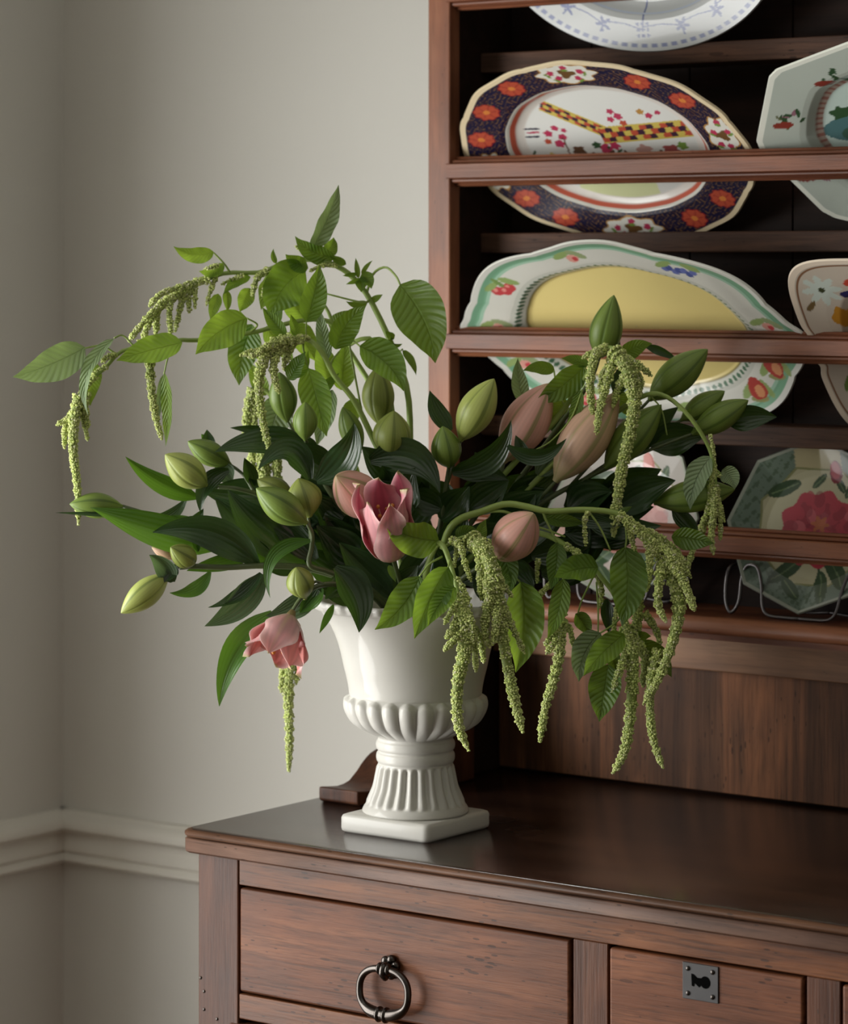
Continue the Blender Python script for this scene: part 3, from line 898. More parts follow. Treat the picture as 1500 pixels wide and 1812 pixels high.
def octo(n, ph0=0.0, notch=0.0, soft=.03):
    def f(ph):
        s = 2 * math.pi / n
        q = ((ph + ph0 + s / 2) % s) - s / 2
        r = math.cos(s / 2) / np.cos(q) / math.cos(s / 2)
        r = r * math.cos(s / 2) * 1.06
        return r - notch * np.exp(-((np.abs(q) - s / 2) / .03) ** 2)
    return f
def celadon(x, y, rr, pp, u, v):
    p = Paint(x, y, srgb(176, 184, 174))
    p.m(rr > .965, srgb(226, 228, 216))
    p.m((np.abs(rr - .635) < .022), srgb(150, 136, 124))
    p.m((np.abs(rr - .635) < .022) & (np.cos(70 * pp) > .2), srgb(134, 92, 82))
    p.m(rr < .61, srgb(178, 194, 186))
    for t in (160, 205, 118, 250, 62, 20, -30, 300):
        tt = math.radians(t); cx, cy = .185 * .82 * math.cos(tt), .121 * .82 * math.sin(tt)
        for k in range(9):
            p.leaf(cx + rng.uniform(-.017, .017), cy + rng.uniform(-.013, .013), rng.uniform(.004, .008), rng.uniform(0, 3), rng.choice([DGRN, DGRN, srgb(88, 92, 56), srgb(140, 96, 110)]))
        p.leaf(cx - .010, cy - .008, .013, .0, srgb(130, 52, 42))
    p.leaf(-.075, .030, .016, .2, DGRN); p.blob(-.085, .026, .012, .010, DGRN, wob=.2)
    p.leaf(-.070, .006, .045, .08, srgb(74, 108, 110)); p.leaf(-.052, -.004, .040, -.05, srgb(56, 84, 70)); p.leaf(-.045, -.026, .010, .1, DGRN)
    for k in range(6):
        p.line([(-.06 + k * .004, .018), (-.055 + k * .006, .034 - .003 * k)], .001, srgb(176, 92, 84))
    return np.clip(p.c, 0, 1)
dish('celadon_octagonal_dish', 'pale green octagonal dish with painted sprigs leaning behind the middle guard rail', 'dish', .185, .139, octo(8, math.pi / 8, .02), PF, celadon, .680, .571, 1.5845, LE, 360)

def imari_sq(x, y, rr, pp, u, v):
    p = Paint(x, y, srgb(196, 184, 168))
    p.m(rr > .955, srgb(232, 216, 196)); p.m(np.abs(rr - .935) < .010, srgb(132, 96, 70))
    def at(fx, fy): return fx * .13, fy * .125
    for sx in (-1, 1):
        cx, cy = at(sx * .05 - .0, .66)
        p.blob(cx, at(0, .54)[1], .052, .022, srgb(40, 40, 86), wob=.2, nl=5)
        cx, cy = at(sx * .62, .70)
        for k in range(8):
            t = k * math.pi / 4
            p.leaf(cx + .012 * math.cos(t), cy + .012 * math.sin(t), .0125, t, srgb(196, 206, 196))
        p.blob(cx, cy, .004, .004, srgb(60, 66, 40))
        cx, cy = at(sx * .56, .34)
        p.blob(cx, cy, .010, .015, srgb(190, 134, 44), wob=.15, nl=4); p.leaf(cx + .022 * -sx, cy + .008, .016, .2, srgb(196, 146, 60))
        p.leaf(*at(sx * .28, .80), .016, -.4 * sx, srgb(190, 74, 56)); p.leaf(*at(sx * .10, .86), .022, .0, srgb(104, 128, 64))
        p.leaf(*at(sx * .78, .52), .009, .8, srgb(110, 90, 56)); p.leaf(*at(sx * .70, -.4), .016, 1.0, srgb(104, 128, 64)); p.blob(*at(sx * .6, -.62), .016, .014, srgb(180, 74, 56), wob=.2)
    return np.clip(p.c, 0, 1)
def square_out(ph):
    r = (np.abs(np.cos(ph)) ** 5 + np.abs(np.sin(ph)) ** 5) ** (-1 / 5.0)
    return r * (1 - .035 * np.exp(-((np.abs(np.sin(ph)) - .18) / .06) ** 2))
dish('imari_square_dish', 'square cream dish with rounded corners and painted blue and orange flowers', 'dish', .122, .136, square_out, [(0, 0), (.55, .001), (.66, .014), (.75, .018), (1, .026)], imari_sq, .678, .571, 1.3535, LE, 320)
def plain(x, y, rr, pp, u, v):
    p = Paint(x, y, srgb(216, 206, 196))
    p.m(np.abs(rr - .80) < .01, srgb(170, 160, 150)); p.m(rr > .965, srgb(226, 216, 204))
    return p.c
dish('cream_plate', 'plain cream plate with shallow lobed rim at the top of the rack', 'plate', .150, .145, scal(8, .02), PF, plain, .730, .526, 1.8125, math.radians(22), 240)

def rose_plate(kind):
    def f(x, y, rr, pp, u, v):
        base = srgb(122, 140, 124) if kind else srgb(190, 184, 176)
        p = Paint(x, y, base)
        ap = np.maximum.reduce([np.abs(u), np.abs(v), (np.abs(u) + np.abs(v)) / 1.414])
        inner = ap < .70
        n1 = noise2(x * 160, y * 160, .7)
        p.m((~inner) & (n1 > .25) & (u < .2), srgb(70, 92, 64), .65 if kind else .0)
        p.m(inner, srgb(206, 200, 164) if kind else srgb(204, 190, 182))
        p.m((~inner) & (np.abs(u) < .30) & (v > 0), srgb(204, 192, 150) if kind else srgb(226, 222, 214))
        p.m(np.abs(ap - .70) < .012, srgb(150, 152, 104))
        G1, G2 = srgb(64, 88, 58), srgb(116, 136, 96)
        p.line([(.0, -.02), (.012, -.05), (.006, -.09)], .0016, G1)
        for (cx, cy, L, t) in ((-.03, -.052, .026, .7), (.034, -.05, .028, -.9), (.02, -.072, .022, 1.9), (-.045, .044, .022, .4), (.045, .050, .016, 1.0), (-.02, -.075, .018, 2.4), (.0, .055, .012, .8), (.028, .052, .012, 2.2)):
            p.leaf(cx, cy, L, t, G1); p.line([(cx - L * .8 * math.cos(t), cy - L * .8 * math.sin(t)), (cx + L * .8 * math.cos(t), cy + L * .8 * math.sin(t))], .0008, G2)
        red = srgb(196, 62, 78) if kind else srgb(222, 150, 140)
        drk = srgb(140, 34, 52) if kind else srgb(196, 110, 104)
        lit = srgb(218, 104, 112) if kind else srgb(236, 186, 172)
        cy0 = -.002
        p.blob(.004, cy0, .050, .044, red, wob=.07, nl=9)
        for k in range(22):
            t = k * 2.4; r = .006 + .0018 * k
            p.blob(.004 + r * math.cos(t), cy0 + r * .88 * math.sin(t), .010, .0075, drk, rot=t, a=.55)
            p.blob(.004 + (r + .003) * math.cos(t + .3), cy0 + (r + .003) * .88 * math.sin(t + .3), .009, .0065, red if k % 3 else lit, rot=t, a=.8)
        p.blob(.006, cy0 + .006, .010, .008, srgb(206, 116, 60), wob=.3, nl=6, a=.8)
        p.blob(.022, .066, .009, .013, drk, a=1); p.blob(.021, .068, .007, .010, red)
        p.m(rr > .972, srgb(176, 182, 166))
        return np.clip(p.c * (.62 if kind else .8), 0, 1)  # whole painting darkened: shade around the plates put into their colours
    return f
PFo = [(0, .0), (.62, .001), (.70, .003), (1.0, .018)]
def wire_stand(Xc, label):
    t = thing('plate_stand', label, 'plate stand', (Xc, .50, ZW))
    r = .0021
    yf = .492
    def wire(pts, name):
        mb = MB(); mb.tube(curve(pts, 56), r, 8); return mb.build(name, M['wire'], t, fix=True)
    # front wire: two side loops, shoulders and a dropped centre that carries the plate
    loop = []
    for s in (-1, 1):
        pts = [(Xc + s * .100, yf + .020, ZW + .060), (Xc + s * .103, yf + .002, ZW + .052), (Xc + s * .103, yf - .004, ZW + .020), (Xc + s * .095, yf - .006, ZW + .0035), (Xc + s * .085, yf - .004, ZW + .016), (Xc + s * .083, yf, ZW + .045),
               (Xc + s * .076, yf + .002, ZW + .060), (Xc + s * .062, yf, ZW + .058), (Xc + s * .054, yf - .004, ZW + .040), (Xc + s * .049, yf - .010, ZW + .014), (Xc + s * .040, yf - .012, ZW + .0045), (Xc + s * .020, yf - .012, ZW + .003), (Xc, yf - .012, ZW + .003)]
        wire(pts, 'front_wire')
    for s in (-1, 1):
        wire([(Xc + s * .100, yf + .020, ZW + .060), (Xc + s * .070, yf + .040, ZW + .030), (Xc + s * .040, yf + .060, ZW + .003), (Xc, yf + .064, ZW + .003)], 'back_wire')
    return t
for kind, Xc, lab, sl in ((1, .530, 'grey-green octagonal plate with a large red rose print on a wire stand', 'wire easel stand under the red rose plate'),
                          (0, .270, 'white octagonal plate with a pale pink rose behind the foliage', 'wire easel stand behind the hanging foliage')):
    wire_stand(Xc, sl)
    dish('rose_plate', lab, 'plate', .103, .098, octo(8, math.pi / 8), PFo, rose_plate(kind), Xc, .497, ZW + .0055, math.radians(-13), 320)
# ------------------------------------------------------------------ plant builders (px = row/column of a point seen from the room side, dz = distance behind the urn's axis)
def leaf_mesh(x0, y0, x1, y1, wpx, bulge=0.0, dz0=0.0, dz1=0.0, roll=0.0, bow=0.0, twist=0.0, lily=False, fold=None):
    dx, dy = x1 - x0, y1 - y0
    L = math.hypot(dx, dy) + 1e-6
    nx, ny = dy / L, -dx / L
    nv = 17 if L > 70 else 13
    nu = 9
    t = np.linspace(0, 1, nv)
    dzm = (dz0 + dz1) / 2 + bow
    A = Q(x0, y0, dz0); B = Q(x1, y1, dz1)
    Mm = Q((x0 + x1) / 2 + nx * bulge, (y0 + y1) / 2 + ny * bulge, dzm)
    K = 2 * Mm - (A + B) / 2
    cl = ((1 - t) ** 2)[:, None] * A + (2 * t * (1 - t))[:, None] * K + (t ** 2)[:, None] * B
    T = np.gradient(cl, axis=0); T /= np.linalg.norm(T, axis=1)[:, None]
    V = unit(CAM - (A + B) / 2)
    if lily:
        wp = np.sin(np.pi * t ** .80) ** .85 * (1 - .25 * t)
        wp = wp / wp.max()
        wp[0] = .22
    else:
        wp = (t ** .62) * (1 - t) ** .95 * (1 + .25 * (1 - t))
        wp = wp / wp.max()
        wp = np.where(t > .80, wp * (1 - .30 * (t - .80) / .20), wp)
        wp[0] = .06
    wp[-1] = .015
    d = D0 + (dz0 + dz1) / 2
    hw = wpx / 2 * d / FPX / max(.42, abs(math.cos(math.radians(roll))))
    fold = (rng.uniform(.30, .60) if lily else rng.uniform(.22, .45)) if fold is None else fold
    twist = twist + rng.uniform(-38, 38) * (1.0 if lily else .6)
    us = np.linspace(-1, 1, nu)
    ph = rng.uniform(0, 6.28); wav = rng.uniform(.07, .16)
    G = np.zeros((nv, nu, 3)); UV = np.zeros((nv, nu, 2))
    for i in range(nv):
        a = math.radians(roll + twist * (t[i] - .5))
        N0 = unit(V - T[i] * np.dot(V, T[i]))
        S0 = np.cross(T[i], N0)
        N = N0 * math.cos(a) + S0 * math.sin(a)
        S = np.cross(T[i], N)
        for j, u in enumerate(us):
            lift = fold * abs(u) ** 1.3 + wav * abs(u) ** 2 * math.sin(t[i] * (9 if lily else 17) + ph + (1.5 if u > 0 else 0))
            G[i, j] = cl[i] + S * (u * wp[i] * hw) + N * (lift * wp[i] * hw) - N * (fold * .45 * wp[i] * hw)
            UV[i, j] = (u, t[i])
    return G, UV

KINDS_L = 'lmp'
def leaf(par, kind, *a, **k):
    mb = MB()
    G, UV = leaf_mesh(*a, lily=(kind in KINDS_L), **k)
    mb.grid(G, U=UV)
    return mb.build('leaf', M[kind], par)

def px_path(pts, n=28):
    """pts: (x, y, dz) -> smooth world path"""
    c = curve(pts, n)
    return np.array([Q(*p) for p in c])

def stems(par, main, branches, r0=.0040, r1=.0022, mat='stem', n=40):
    mb = MB()
    if main:
        p = px_path(main, n)
        mb.tube(p, np.linspace(r0, r1, len(p)), 8)
    for br in branches:
        pts, ra, rb = br
        p = px_path(pts, 14)
        mb.tube(p, np.linspace(ra, rb, len(p)), 7)
    return mb.build('stem', M[mat], par, fix=False)

ICO_V = None
def ico():
    global ICO_V, ICO_F
    if ICO_V is None:
        g = (1 + 5 ** .5) / 2
        v = np.array([(-1, g, 0), (1, g, 0), (-1, -g, 0), (1, -g, 0), (0, -1, g), (0, 1, g), (0, -1, -g), (0, 1, -g), (g, 0, -1), (g, 0, 1), (-g, 0, -1), (-g, 0, 1)], float)
        ICO_V = v / np.linalg.norm(v[0])
        ICO_F = [(0, 11, 5), (0, 5, 1), (0, 1, 7), (0, 7, 10), (0, 10, 11), (1, 5, 9), (5, 11, 4), (11, 10, 2), (10, 7, 6), (7, 1, 8), (3, 9, 4), (3, 4, 2), (3, 2, 6), (3, 6, 8), (3, 8, 9), (4, 9, 5), (2, 4, 11), (6, 2, 10), (8, 6, 7), (9, 8, 1)]
    return ICO_V, ICO_F

def tassel(par, pts, r0, r1, warm=0.0, rb=2.05):
    """hanging rope of tiny seed clusters; r in px"""
    iv, ifc = ico()
    d = D0 + np.mean([p[2] for p in pts]); s = d / FPX
    Lpx = sum(math.hypot(b[0] - a[0], b[1] - a[1]) for a, b in zip(pts[:-1], pts[1:]))
    n = max(6, int(Lpx / 3.0))
    p = px_path(pts, n)
    T = np.gradient(p, axis=0); T /= np.linalg.norm(T, axis=1)[:, None] + 1e-12
    N = unit(np.cross(T[0], (0.3, .2, .9) if abs(T[0][2]) < .9 else (1, .1, 0)))
    mb = MB()
    tt = np.linspace(0, 1, n)
    rad = (r0 + (r1 - r0) * tt) * s * 1.13
    rad = rad * np.where(tt > .93, np.sqrt(np.clip((1 - tt) / .07, .18, 1)), 1)
    core = np.maximum(rad - rb * s * .8, rb * s * .4)
    mb.tube(p, core, 7, C=(.30, .38, .09))
    VV, CC, FF = [], [], []
    k = 0
    clump = nrng.uniform(.80, 1.16, n * 2)
    for i in range(n):
        N = unit(N - T[i] * np.dot(N, T[i])); B = np.cross(T[i], N)
        R = rad[i] * (.94 + .12 * math.sin(i * 1.1) ) * clump[i]
        m = max(4, int(round(2 * math.pi * max(R - rb * s * .5, rb * s * .5) / (rb * s * 1.75))))
        a0 = rng.uniform(0, 6.28)
        for j in range(m):
            a = a0 + j * 2 * math.pi / m + rng.uniform(-.2, .2)
            q = rng.uniform(.70, 1.28) * rb * s
            c = p[i] + (R - rb * s * .55) * (math.cos(a) * N + math.sin(a) * B) + T[i] * rng.uniform(-1.2, 1.2) * s
            VV.append(iv * q + c)
            g = rng.uniform(.72, 1.25)
            y = rng.uniform(0, 1)
            col = np.array([.66 + .12 * y, .76 + .06 * y, .24 + .13 * y]) * g
            if rng.random() < .06: col = np.array([.80, .80, .52])
            CC.append(np.tile(np.clip(col, 0, 1), (12, 1)))
            FF.extend([(x + k, y2 + k, z + k) for x, y2, z in ifc])
            k += 12
    mb.add(np.concatenate(VV), FF, None, np.concatenate(CC))
    return mb.build('tassel', M['tassel'], par)

GR = dict(pale=((.40, .46, .110), (.50, .55, .18), (.13, .18, .03)), green=((.170, .260, .040), (.27, .36, .08), (.06, .11, .015)), olive=((.25, .30, .060), (.34, .39, .10), (.09, .12, .02)),
          pink=((.70, .36, .285), (.78, .48, .40), (.22, .25, .06)), dusk=((.60, .375, .25), (.68, .47, .34), (.27, .29, .09)))
def bud(par, x0, y0, x1, y1, wpx, dz0, dz1, tone='pale', spin=0.3, fat=.50):
    """closed lily bud: three broad sepals meeting in grooves, pointed tip"""
    A, B = Q(x0, y0, dz0), Q(x1, y1, dz1)
    T = unit(B - A); L = np.linalg.norm(B - A)
    V = unit(CAM - A); N = unit(V - T * np.dot(V, T)); S = np.cross(T, N)
    nv, nu = 28, 120
    t = np.linspace(0, 1, nv)
    pr = np.sin(np.pi * np.clip(t, 0, 1) ** (math.log(.5) / math.log(fat))) ** .78
    pr = pr * (1 - .10 * t)
    pr /= pr.max(); pr[0] = .14; pr[-1] = .015
    hw = wpx / 2 * (D0 + (dz0 + dz1) / 2) / FPX
    ph = np.arange(nu) * 2 * math.pi / nu
    lob = 1 + .020 * np.cos(3 * (ph - spin)) - .014 * np.exp(-((((ph - spin) % (2 * math.pi / 3)) - math.pi / 3) / .10) ** 2) * 3
    base, lit, drk = [np.array(c) for c in GR[tone]]
    G = np.zeros((nv, nu, 3)); C = np.zeros((nv, nu, 3))
    bend = rng.uniform(-.03, .03)
    for i in range(nv):
        c = A + T * (L * t[i]) + N * (bend * L * math.sin(math.pi * t[i]))
        r = hw * pr[i] * lob / 1.0
        G[i] = c + (r * np.cos(ph))[:, None] * N + (r * np.sin(ph))[:, None] * S
        q = ((ph - spin + math.pi / 3) % (2 * math.pi / 3)) - math.pi / 3      # 0 on the sepal midrib
        rib = np.exp(-((np.abs(q) - .05) / .05) ** 2)
        seam = np.exp(-((np.abs(q) - math.pi / 3) / .06) ** 2)
        soft = np.exp(-((np.abs(q) - .45) / .30) ** 2)
        col = base[None] * (1 - .35 * soft)[:, None] + lit[None] * (.35 * soft)[:, None]
        col = col * (1 - .85 * rib)[:, None] + drk[None] * (.85 * rib)[:, None]
        col = col * (1 - .6 * seam)[:, None] + drk[None] * (.6 * seam)[:, None]
        streak = 1 + .05 * np.sin(ph * 31 + 2 * t[i]) * math.sin(3.1 * t[i])
        if tone in ('pink', 'dusk'):
            g = np.clip((.30 - t[i]) / .30, 0, 1) * .6 + np.clip((t[i] - .9) / .1, 0, 1) * .6
            col = col * (1 - g) + np.array([.27, .31, .08]) * g
        C[i] = np.clip(col * streak[:, None], 0, 1)
    mb = MB(); mb.grid(G, closed=True, C=C)
    return mb.build('bud', M['bud'], par)

def flower(par, bx, by, tx, ty, rpx, dz0, dz1, openness=.6, seed=1, pal=0):
    """half-open lily: six curled petals around a short tube"""
    R_ = random.Random(seed)
    A, B = Q(bx, by, dz0), Q(tx, ty, dz1)
    T = unit(B - A); L = np.linalg.norm(B - A)
    V = unit(CAM - A); N = unit(V - T * np.dot(V, T)); S = np.cross(T, N)
    R = rpx * (D0 + dz0) / FPX
    mb = MB()
    mb.tube([A - T * .004, A + T * L * .05, A + T * L * .14], [.0032, .0060, R * .35], 12, C=(.40, .30, .14))
    fo = mb.build('flower', M['petal'], par)
    for k in range(6):
        inner = k % 2
        a = k * math.pi / 3 + R_.uniform(-.12, .12) + .25
        nv, nu = 20, 13
        t = np.linspace(0, 1, nv); us = np.linspace(-1, 1, nu)
        rr = (.80 if inner else 1.0) * R * (np.sin(np.pi * np.clip(t, 0, 1) ** (.9 if pal else .52) * .62) ** .8)
        tip = R_.uniform(-.25, .40) * openness + (.35 if pal else -.05)
        rr = rr + R * tip * np.clip(t - .68, 0, 1) ** 1.6 * 3.0
        hh = L * (t ** 1.02) * R_.uniform(.86, 1.05) * (.94 if inner else 1)
        wd_ = np.sin(np.pi * t ** .72) ** .75 * (1 - .12 * t); wd_ /= wd_.max(); wd_[0] = .22; wd_[-1] = .03
        W_ = R * (1.00 if inner else .74)
        G = np.zeros((nv, nu, 3)); C = np.zeros((nv, nu, 3)); Go = np.zeros((nv, nu, 3)); Co = np.zeros((nv, nu, 3))
        f1, f2 = R_.uniform(0, 6), R_.uniform(0, 6)
        for i in range(nv):
            for j, u in enumerate(us):
                ang = a + u * wd_[i] * W_ / max(rr[i], R * .42) * .95
                ruff = (.20 if inner else .11) * R * abs(u) ** 2 * math.sin(t[i] * 13 + (f1 if u > 0 else f2)) * min(1, t[i] * 2)
                cur = R * (.20 * abs(u) ** 2.2) * t[i] * (1 if not inner else .6)
                rad = rr[i] + ruff + cur
                G[i, j] = A + T * (hh[i] + ruff * .5) + rad * (math.cos(ang) * N + math.sin(ang) * S)
                e = abs(u) ** 2.4
                ci = np.array([.62, .15, .22]) * (1 - e) + np.array([.85, .50, .52]) * e
                co = np.array([.82, .40, .43]) * (1 - e) + np.array([.90, .68, .64]) * e
                if pal:
                    ci = np.array([.74, .30, .27]) * (1 - e) + np.array([.86, .60, .58]) * e
                    co = np.array([.76, .42, .42]) * (1 - e) + np.array([.86, .66, .63]) * e
                mid = math.exp(-(u / .10) ** 2) * (.1 if inner else .45) * (1 - .6 * t[i])
                co = co * (1 - mid) + np.array([.50, .50, .20]) * mid
                lo = max(0, 1 - t[i] / .22) * .5
                vv = 1 + .10 * math.sin(u * 23 + t[i] * 4)
                if t[i] > .965: ci = co = np.array([.60, .55, .26])
                C[i, j] = np.clip((ci * (1 - lo) + np.array([.70, .40, .18]) * lo) * vv, 0, 1)
                Co[i, j] = np.clip((co * (1 - lo) + np.array([.62, .56, .30]) * lo) * vv, 0, 1)
                Go[i, j] = A + T * (hh[i] + ruff * .5) + (rad + .0007) * (math.cos(ang) * N + math.sin(ang) * S)
        pb = MB(); pb.grid(G, C=C); pb.grid(Go, C=Co, flip=True); pb.build('petal', M['petal'], fo)
    sb = MB()
    for k in range(5):
        a = k * 1.26 + .4
        e = A + T * L * R_.uniform(.55, .72) + R * .30 * (math.cos(a) * N + math.sin(a) * S)
        sb.tube(curve([A + T * L * .1, A + T * L * .4 + R * .12 * (math.cos(a) * N + math.sin(a) * S), e], 8), .0008, 6, C=(.66, .55, .38))
        sphere(sb, e, .0024, 8, 6, C=(.62, .27, .06))
    sb.build('stamens', M['petal'], fo)
    return fo
# ------------------------------------------------------------------ the arrangement
AM_G, LI_G = 'green amaranth stems in the urn', 'lily stems in the urn'
def plant(name, label, cat, main, branches, leaves, tassels=(), buds=(), mat='stem', r0=.0040, r1=.0022, group=None, root=None):
    loc = Q(*main[0])
    t = thing(name, label, cat, loc, group)
    stems(t, main, branches, r0, r1, mat)
    for l in leaves:
        leaf(t, l[0], *l[1:])
    for ts in tassels:
        tassel(t, *ts)
    for bd in buds:
        bud(t, *bd)
    return t
def hang(x0, y0, x1, y1, dz, sag=0.0, dz1=None):
    """three-point drooping path"""
    return [(x0, y0, dz), ((x0 + x1) / 2 + sag, (y0 + y1) / 2 - abs(x1 - x0) * .18, dz), (x1, y1, dz if dz1 is None else dz1)]

A1 = plant('amaranth_stem', 'tallest green amaranth stem arching up and over beside the plate rack', 'flower stem',
    [(732, 1120, .01), (728, 950, .03), (726, 800, .05), (722, 700, .05), (700, 627, .06), (660, 540, .06), (630, 497, .06), (600, 473, .055), (560, 460, .05), (510, 463, .05), (460, 482, .04), (400, 483, .03), (360, 497, .02), (327, 513, .02), (296, 530, .02)],
    [([(648, 520, .06), (660, 485, .055), (682, 473, .05), (700, 488, .04), (708, 504, .035)], .0017, .0012),
     ([(407, 482, .03), (396, 466, .025), (378, 447, .02)], .0013, .001), ([(553, 460, .05), (553, 440, .045)], .0016, .0014),
     ([(590, 470, .055), (592, 455, .05)], .0014, .0012), ([(700, 627, .06), (712, 618, .05)], .001, .001), ([(655, 530, .06), (640, 535, .05), (578, 520, .04)], .0016, .001)],
    [('s', 552, 442, 599, 327, 34, -6, .045, .03, 25, -.01), ('a', 592, 456, 522, 418, 34, 10, .05, .03, -20), ('a', 574, 452, 590, 420, 26, -4, .05, .06, 10), ('a', 612, 468, 582, 452, 14, 0, .05, .04, 0),
     ('a', 545, 474, 505, 450, 30, 4, .045, .03, 15), ('a', 489, 466, 484, 440, 10, 3, .04, .04, 0), ('a', 540, 478, 478, 560, 84, -10, .05, .03, -10, -.01), ('b', 505, 482, 462, 548, 40, -6, .055, .05, 30),
     ('b', 378, 446, 307, 436, 29, 10, .02, .0, -10), ('b', 394, 466, 352, 480, 24, 8, .028, .01, 20), ('a', 443, 490, 395, 521, 20, -6, .035, .02, 20), ('b', 386, 520, 372, 566, 22, 0, .03, .02, 10), ('b', 399, 514, 402, 552, 16, 2, .03, .03, 0), ('b', 442, 510, 424, 552, 30, 0, .045, .04, -10),
     ('a', 708, 504, 770, 642, 92, 12, .035, .015, 8, -.015), ('a', 634, 492, 629, 456, 10, 0, .06, .05, 0), ('a', 640, 486, 659, 461, 8, 2, .06, .05, 0), ('a', 640, 494, 612, 503, 9, 0, .055, .04, 0), ('a', 640, 490, 639, 517, 22, 0, .055, .04, 10), ('a', 640, 484, 657, 511, 24, 3, .055, .04, -10), ('a', 632, 485, 606, 488, 8, 0, .055, .05, 0),
     ('a', 650, 534, 612, 533, 14, 6, .055, .05, 0), ('a', 655, 534, 677, 521, 12, 0, .06, .05, 0), ('a', 700, 612, 668, 620, 28, 0, .05, .04, 10), ('a', 697, 600, 682, 586, 14, 0, .06, .05, 0), ('a', 712, 620, 736, 664, 14, 5, .05, .04, 10), ('a', 690, 610, 712, 608, 8, -3, .05, .05, 0)],
    [([(360, 496, .02), (320, 508, .01), (285, 520, .0), (264, 541, -.005)], 6, 5), ([(330, 512, .02), (290, 535, .01), (258, 565, .0), (228, 603, -.005)], 6, 5), ([(315, 520, .02), (288, 540, .015), (262, 575, .01), (253, 605, .01)], 6, 5),
     ([(300, 528, .02), (280, 545, .02), (276, 592, .02)], 7, 5.5), ([(312, 520, .02), (300, 540, .01), (302, 592, .01)], 7, 5), ([(326, 514, .02), (320, 540, .02), (310, 586, .02)], 6, 4.5), ([(338, 510, .02), (334, 530, .02), (335, 552, .02)], 5, 4), ([(345, 505, .02), (345, 525, .02), (345, 545, .02)], 4.5, 3.5),
     ([(382, 490, .025), (373, 512, .02), (365, 540, .02)], 4.5, 3.5), ([(430, 487, .03), (410, 495, .03), (392, 503, .03)], 4, 3), ([(475, 478, .04), (455, 492, .035), (446, 522, .03)], 7, 4.5), ([(510, 464, .045), (484, 482, .04), (464, 522, .04)], 6, 4.5), ([(370, 494, .02), (345, 500, .02), (320, 514, .02)], 7, 6), ([(385, 470, .02), (372, 474, .01), (362, 476, .01)], 4, 3), ([(560, 458, .05), (540, 447, .05), (524, 436, .04)], 5, 3.5), ([(595, 470, .05), (570, 470, .045), (548, 480, .04)], 4, 3)],
    group=AM_G)

A2 = plant('amaranth_stem', 'green amaranth stem with a fat tassel drooping over the lily buds at the urn\'s left', 'flower stem',
    [(728, 1120, .0), (715, 950, .0), (690, 840, .0), (663, 783, .0), (627, 710, -.01), (593, 667, -.015), (567, 620, -.02), (543, 600, -.02), (515, 602, -.02), (480, 616, -.025), (470, 650, -.025)],
    [([(543, 600, -.02), (541, 585, -.02), (542, 569, -.02)], .0012, .001), ([(600, 675, -.015), (585, 645, -.012), (600, 622, -.01)], .0012, .001), ([(640, 730, -.005), (618, 607, .0), (628, 606, -.01), (637, 613, -.02)], .0013, .001), ([(537, 605, -.02), (537, 620, -.015), (545, 652, -.01)], .0012, .001)],
    [('a', 542, 569, 565, 468, 46, -4, -.02, -.035, 5), ('a', 506, 596, 464, 544, 26, 0, -.02, -.03, -20), ('b', 527, 598, 514, 556, 18, 0, -.02, -.02, 10), ('a', 594, 618, 648, 540, 48, 8, -.01, -.03, 15), ('s', 581, 634, 566, 545, 26, 3, .01, .0, 0),
     ('a', 637, 612, 714, 692, 62, 14, -.02, -.04, -15), ('b', 604, 690, 612, 604, 42, 0, .03, .02, 0), ('b', 582, 676, 566, 600, 40, 0, .035, .03, 10), ('b', 545, 652, 578, 772, 56, 0, -.01, -.01, 10), ('a', 510, 672, 541, 622, 28, 0, -.02, -.03, -20), ('b', 520, 668, 545, 620, 24, -3, -.015, -.01, 10), ('s', 500, 700, 470, 790, 60, 0, .03, .03, 0), ('s', 588, 690, 560, 790, 38, 0, .02, .02, 20), ('a', 560, 700, 600, 660, 20, 0, .0, -.01, 0), ('b', 632, 705, 604, 765, 34, 0, .02, .015, -15)],
    [([(535, 600, -.022), (500, 603, -.03), (465, 618, -.035), (426, 628, -.04)], 8, 5), ([(515, 602, -.022), (480, 612, -.03), (462, 650, -.035), (458, 690, -.035), (466, 750, -.035), (481, 812, -.035)], 11, 5.5), ([(505, 605, -.02), (488, 630, -.03), (484, 660, -.035), (494, 696, -.035)], 9, 5), ([(520, 604, -.02), (505, 625, -.02), (503, 655, -.02)], 6, 4), ([(528, 600, -.02), (514, 620, -.02), (508, 642, -.02)], 5, 4), ([(500, 604, -.02), (474, 612, -.04), (455, 626, -.045), (440, 632, -.045)], 7, 4), ([(546, 600, -.02), (535, 596, -.025), (526, 604, -.025)], 5, 4)],
    group=AM_G)

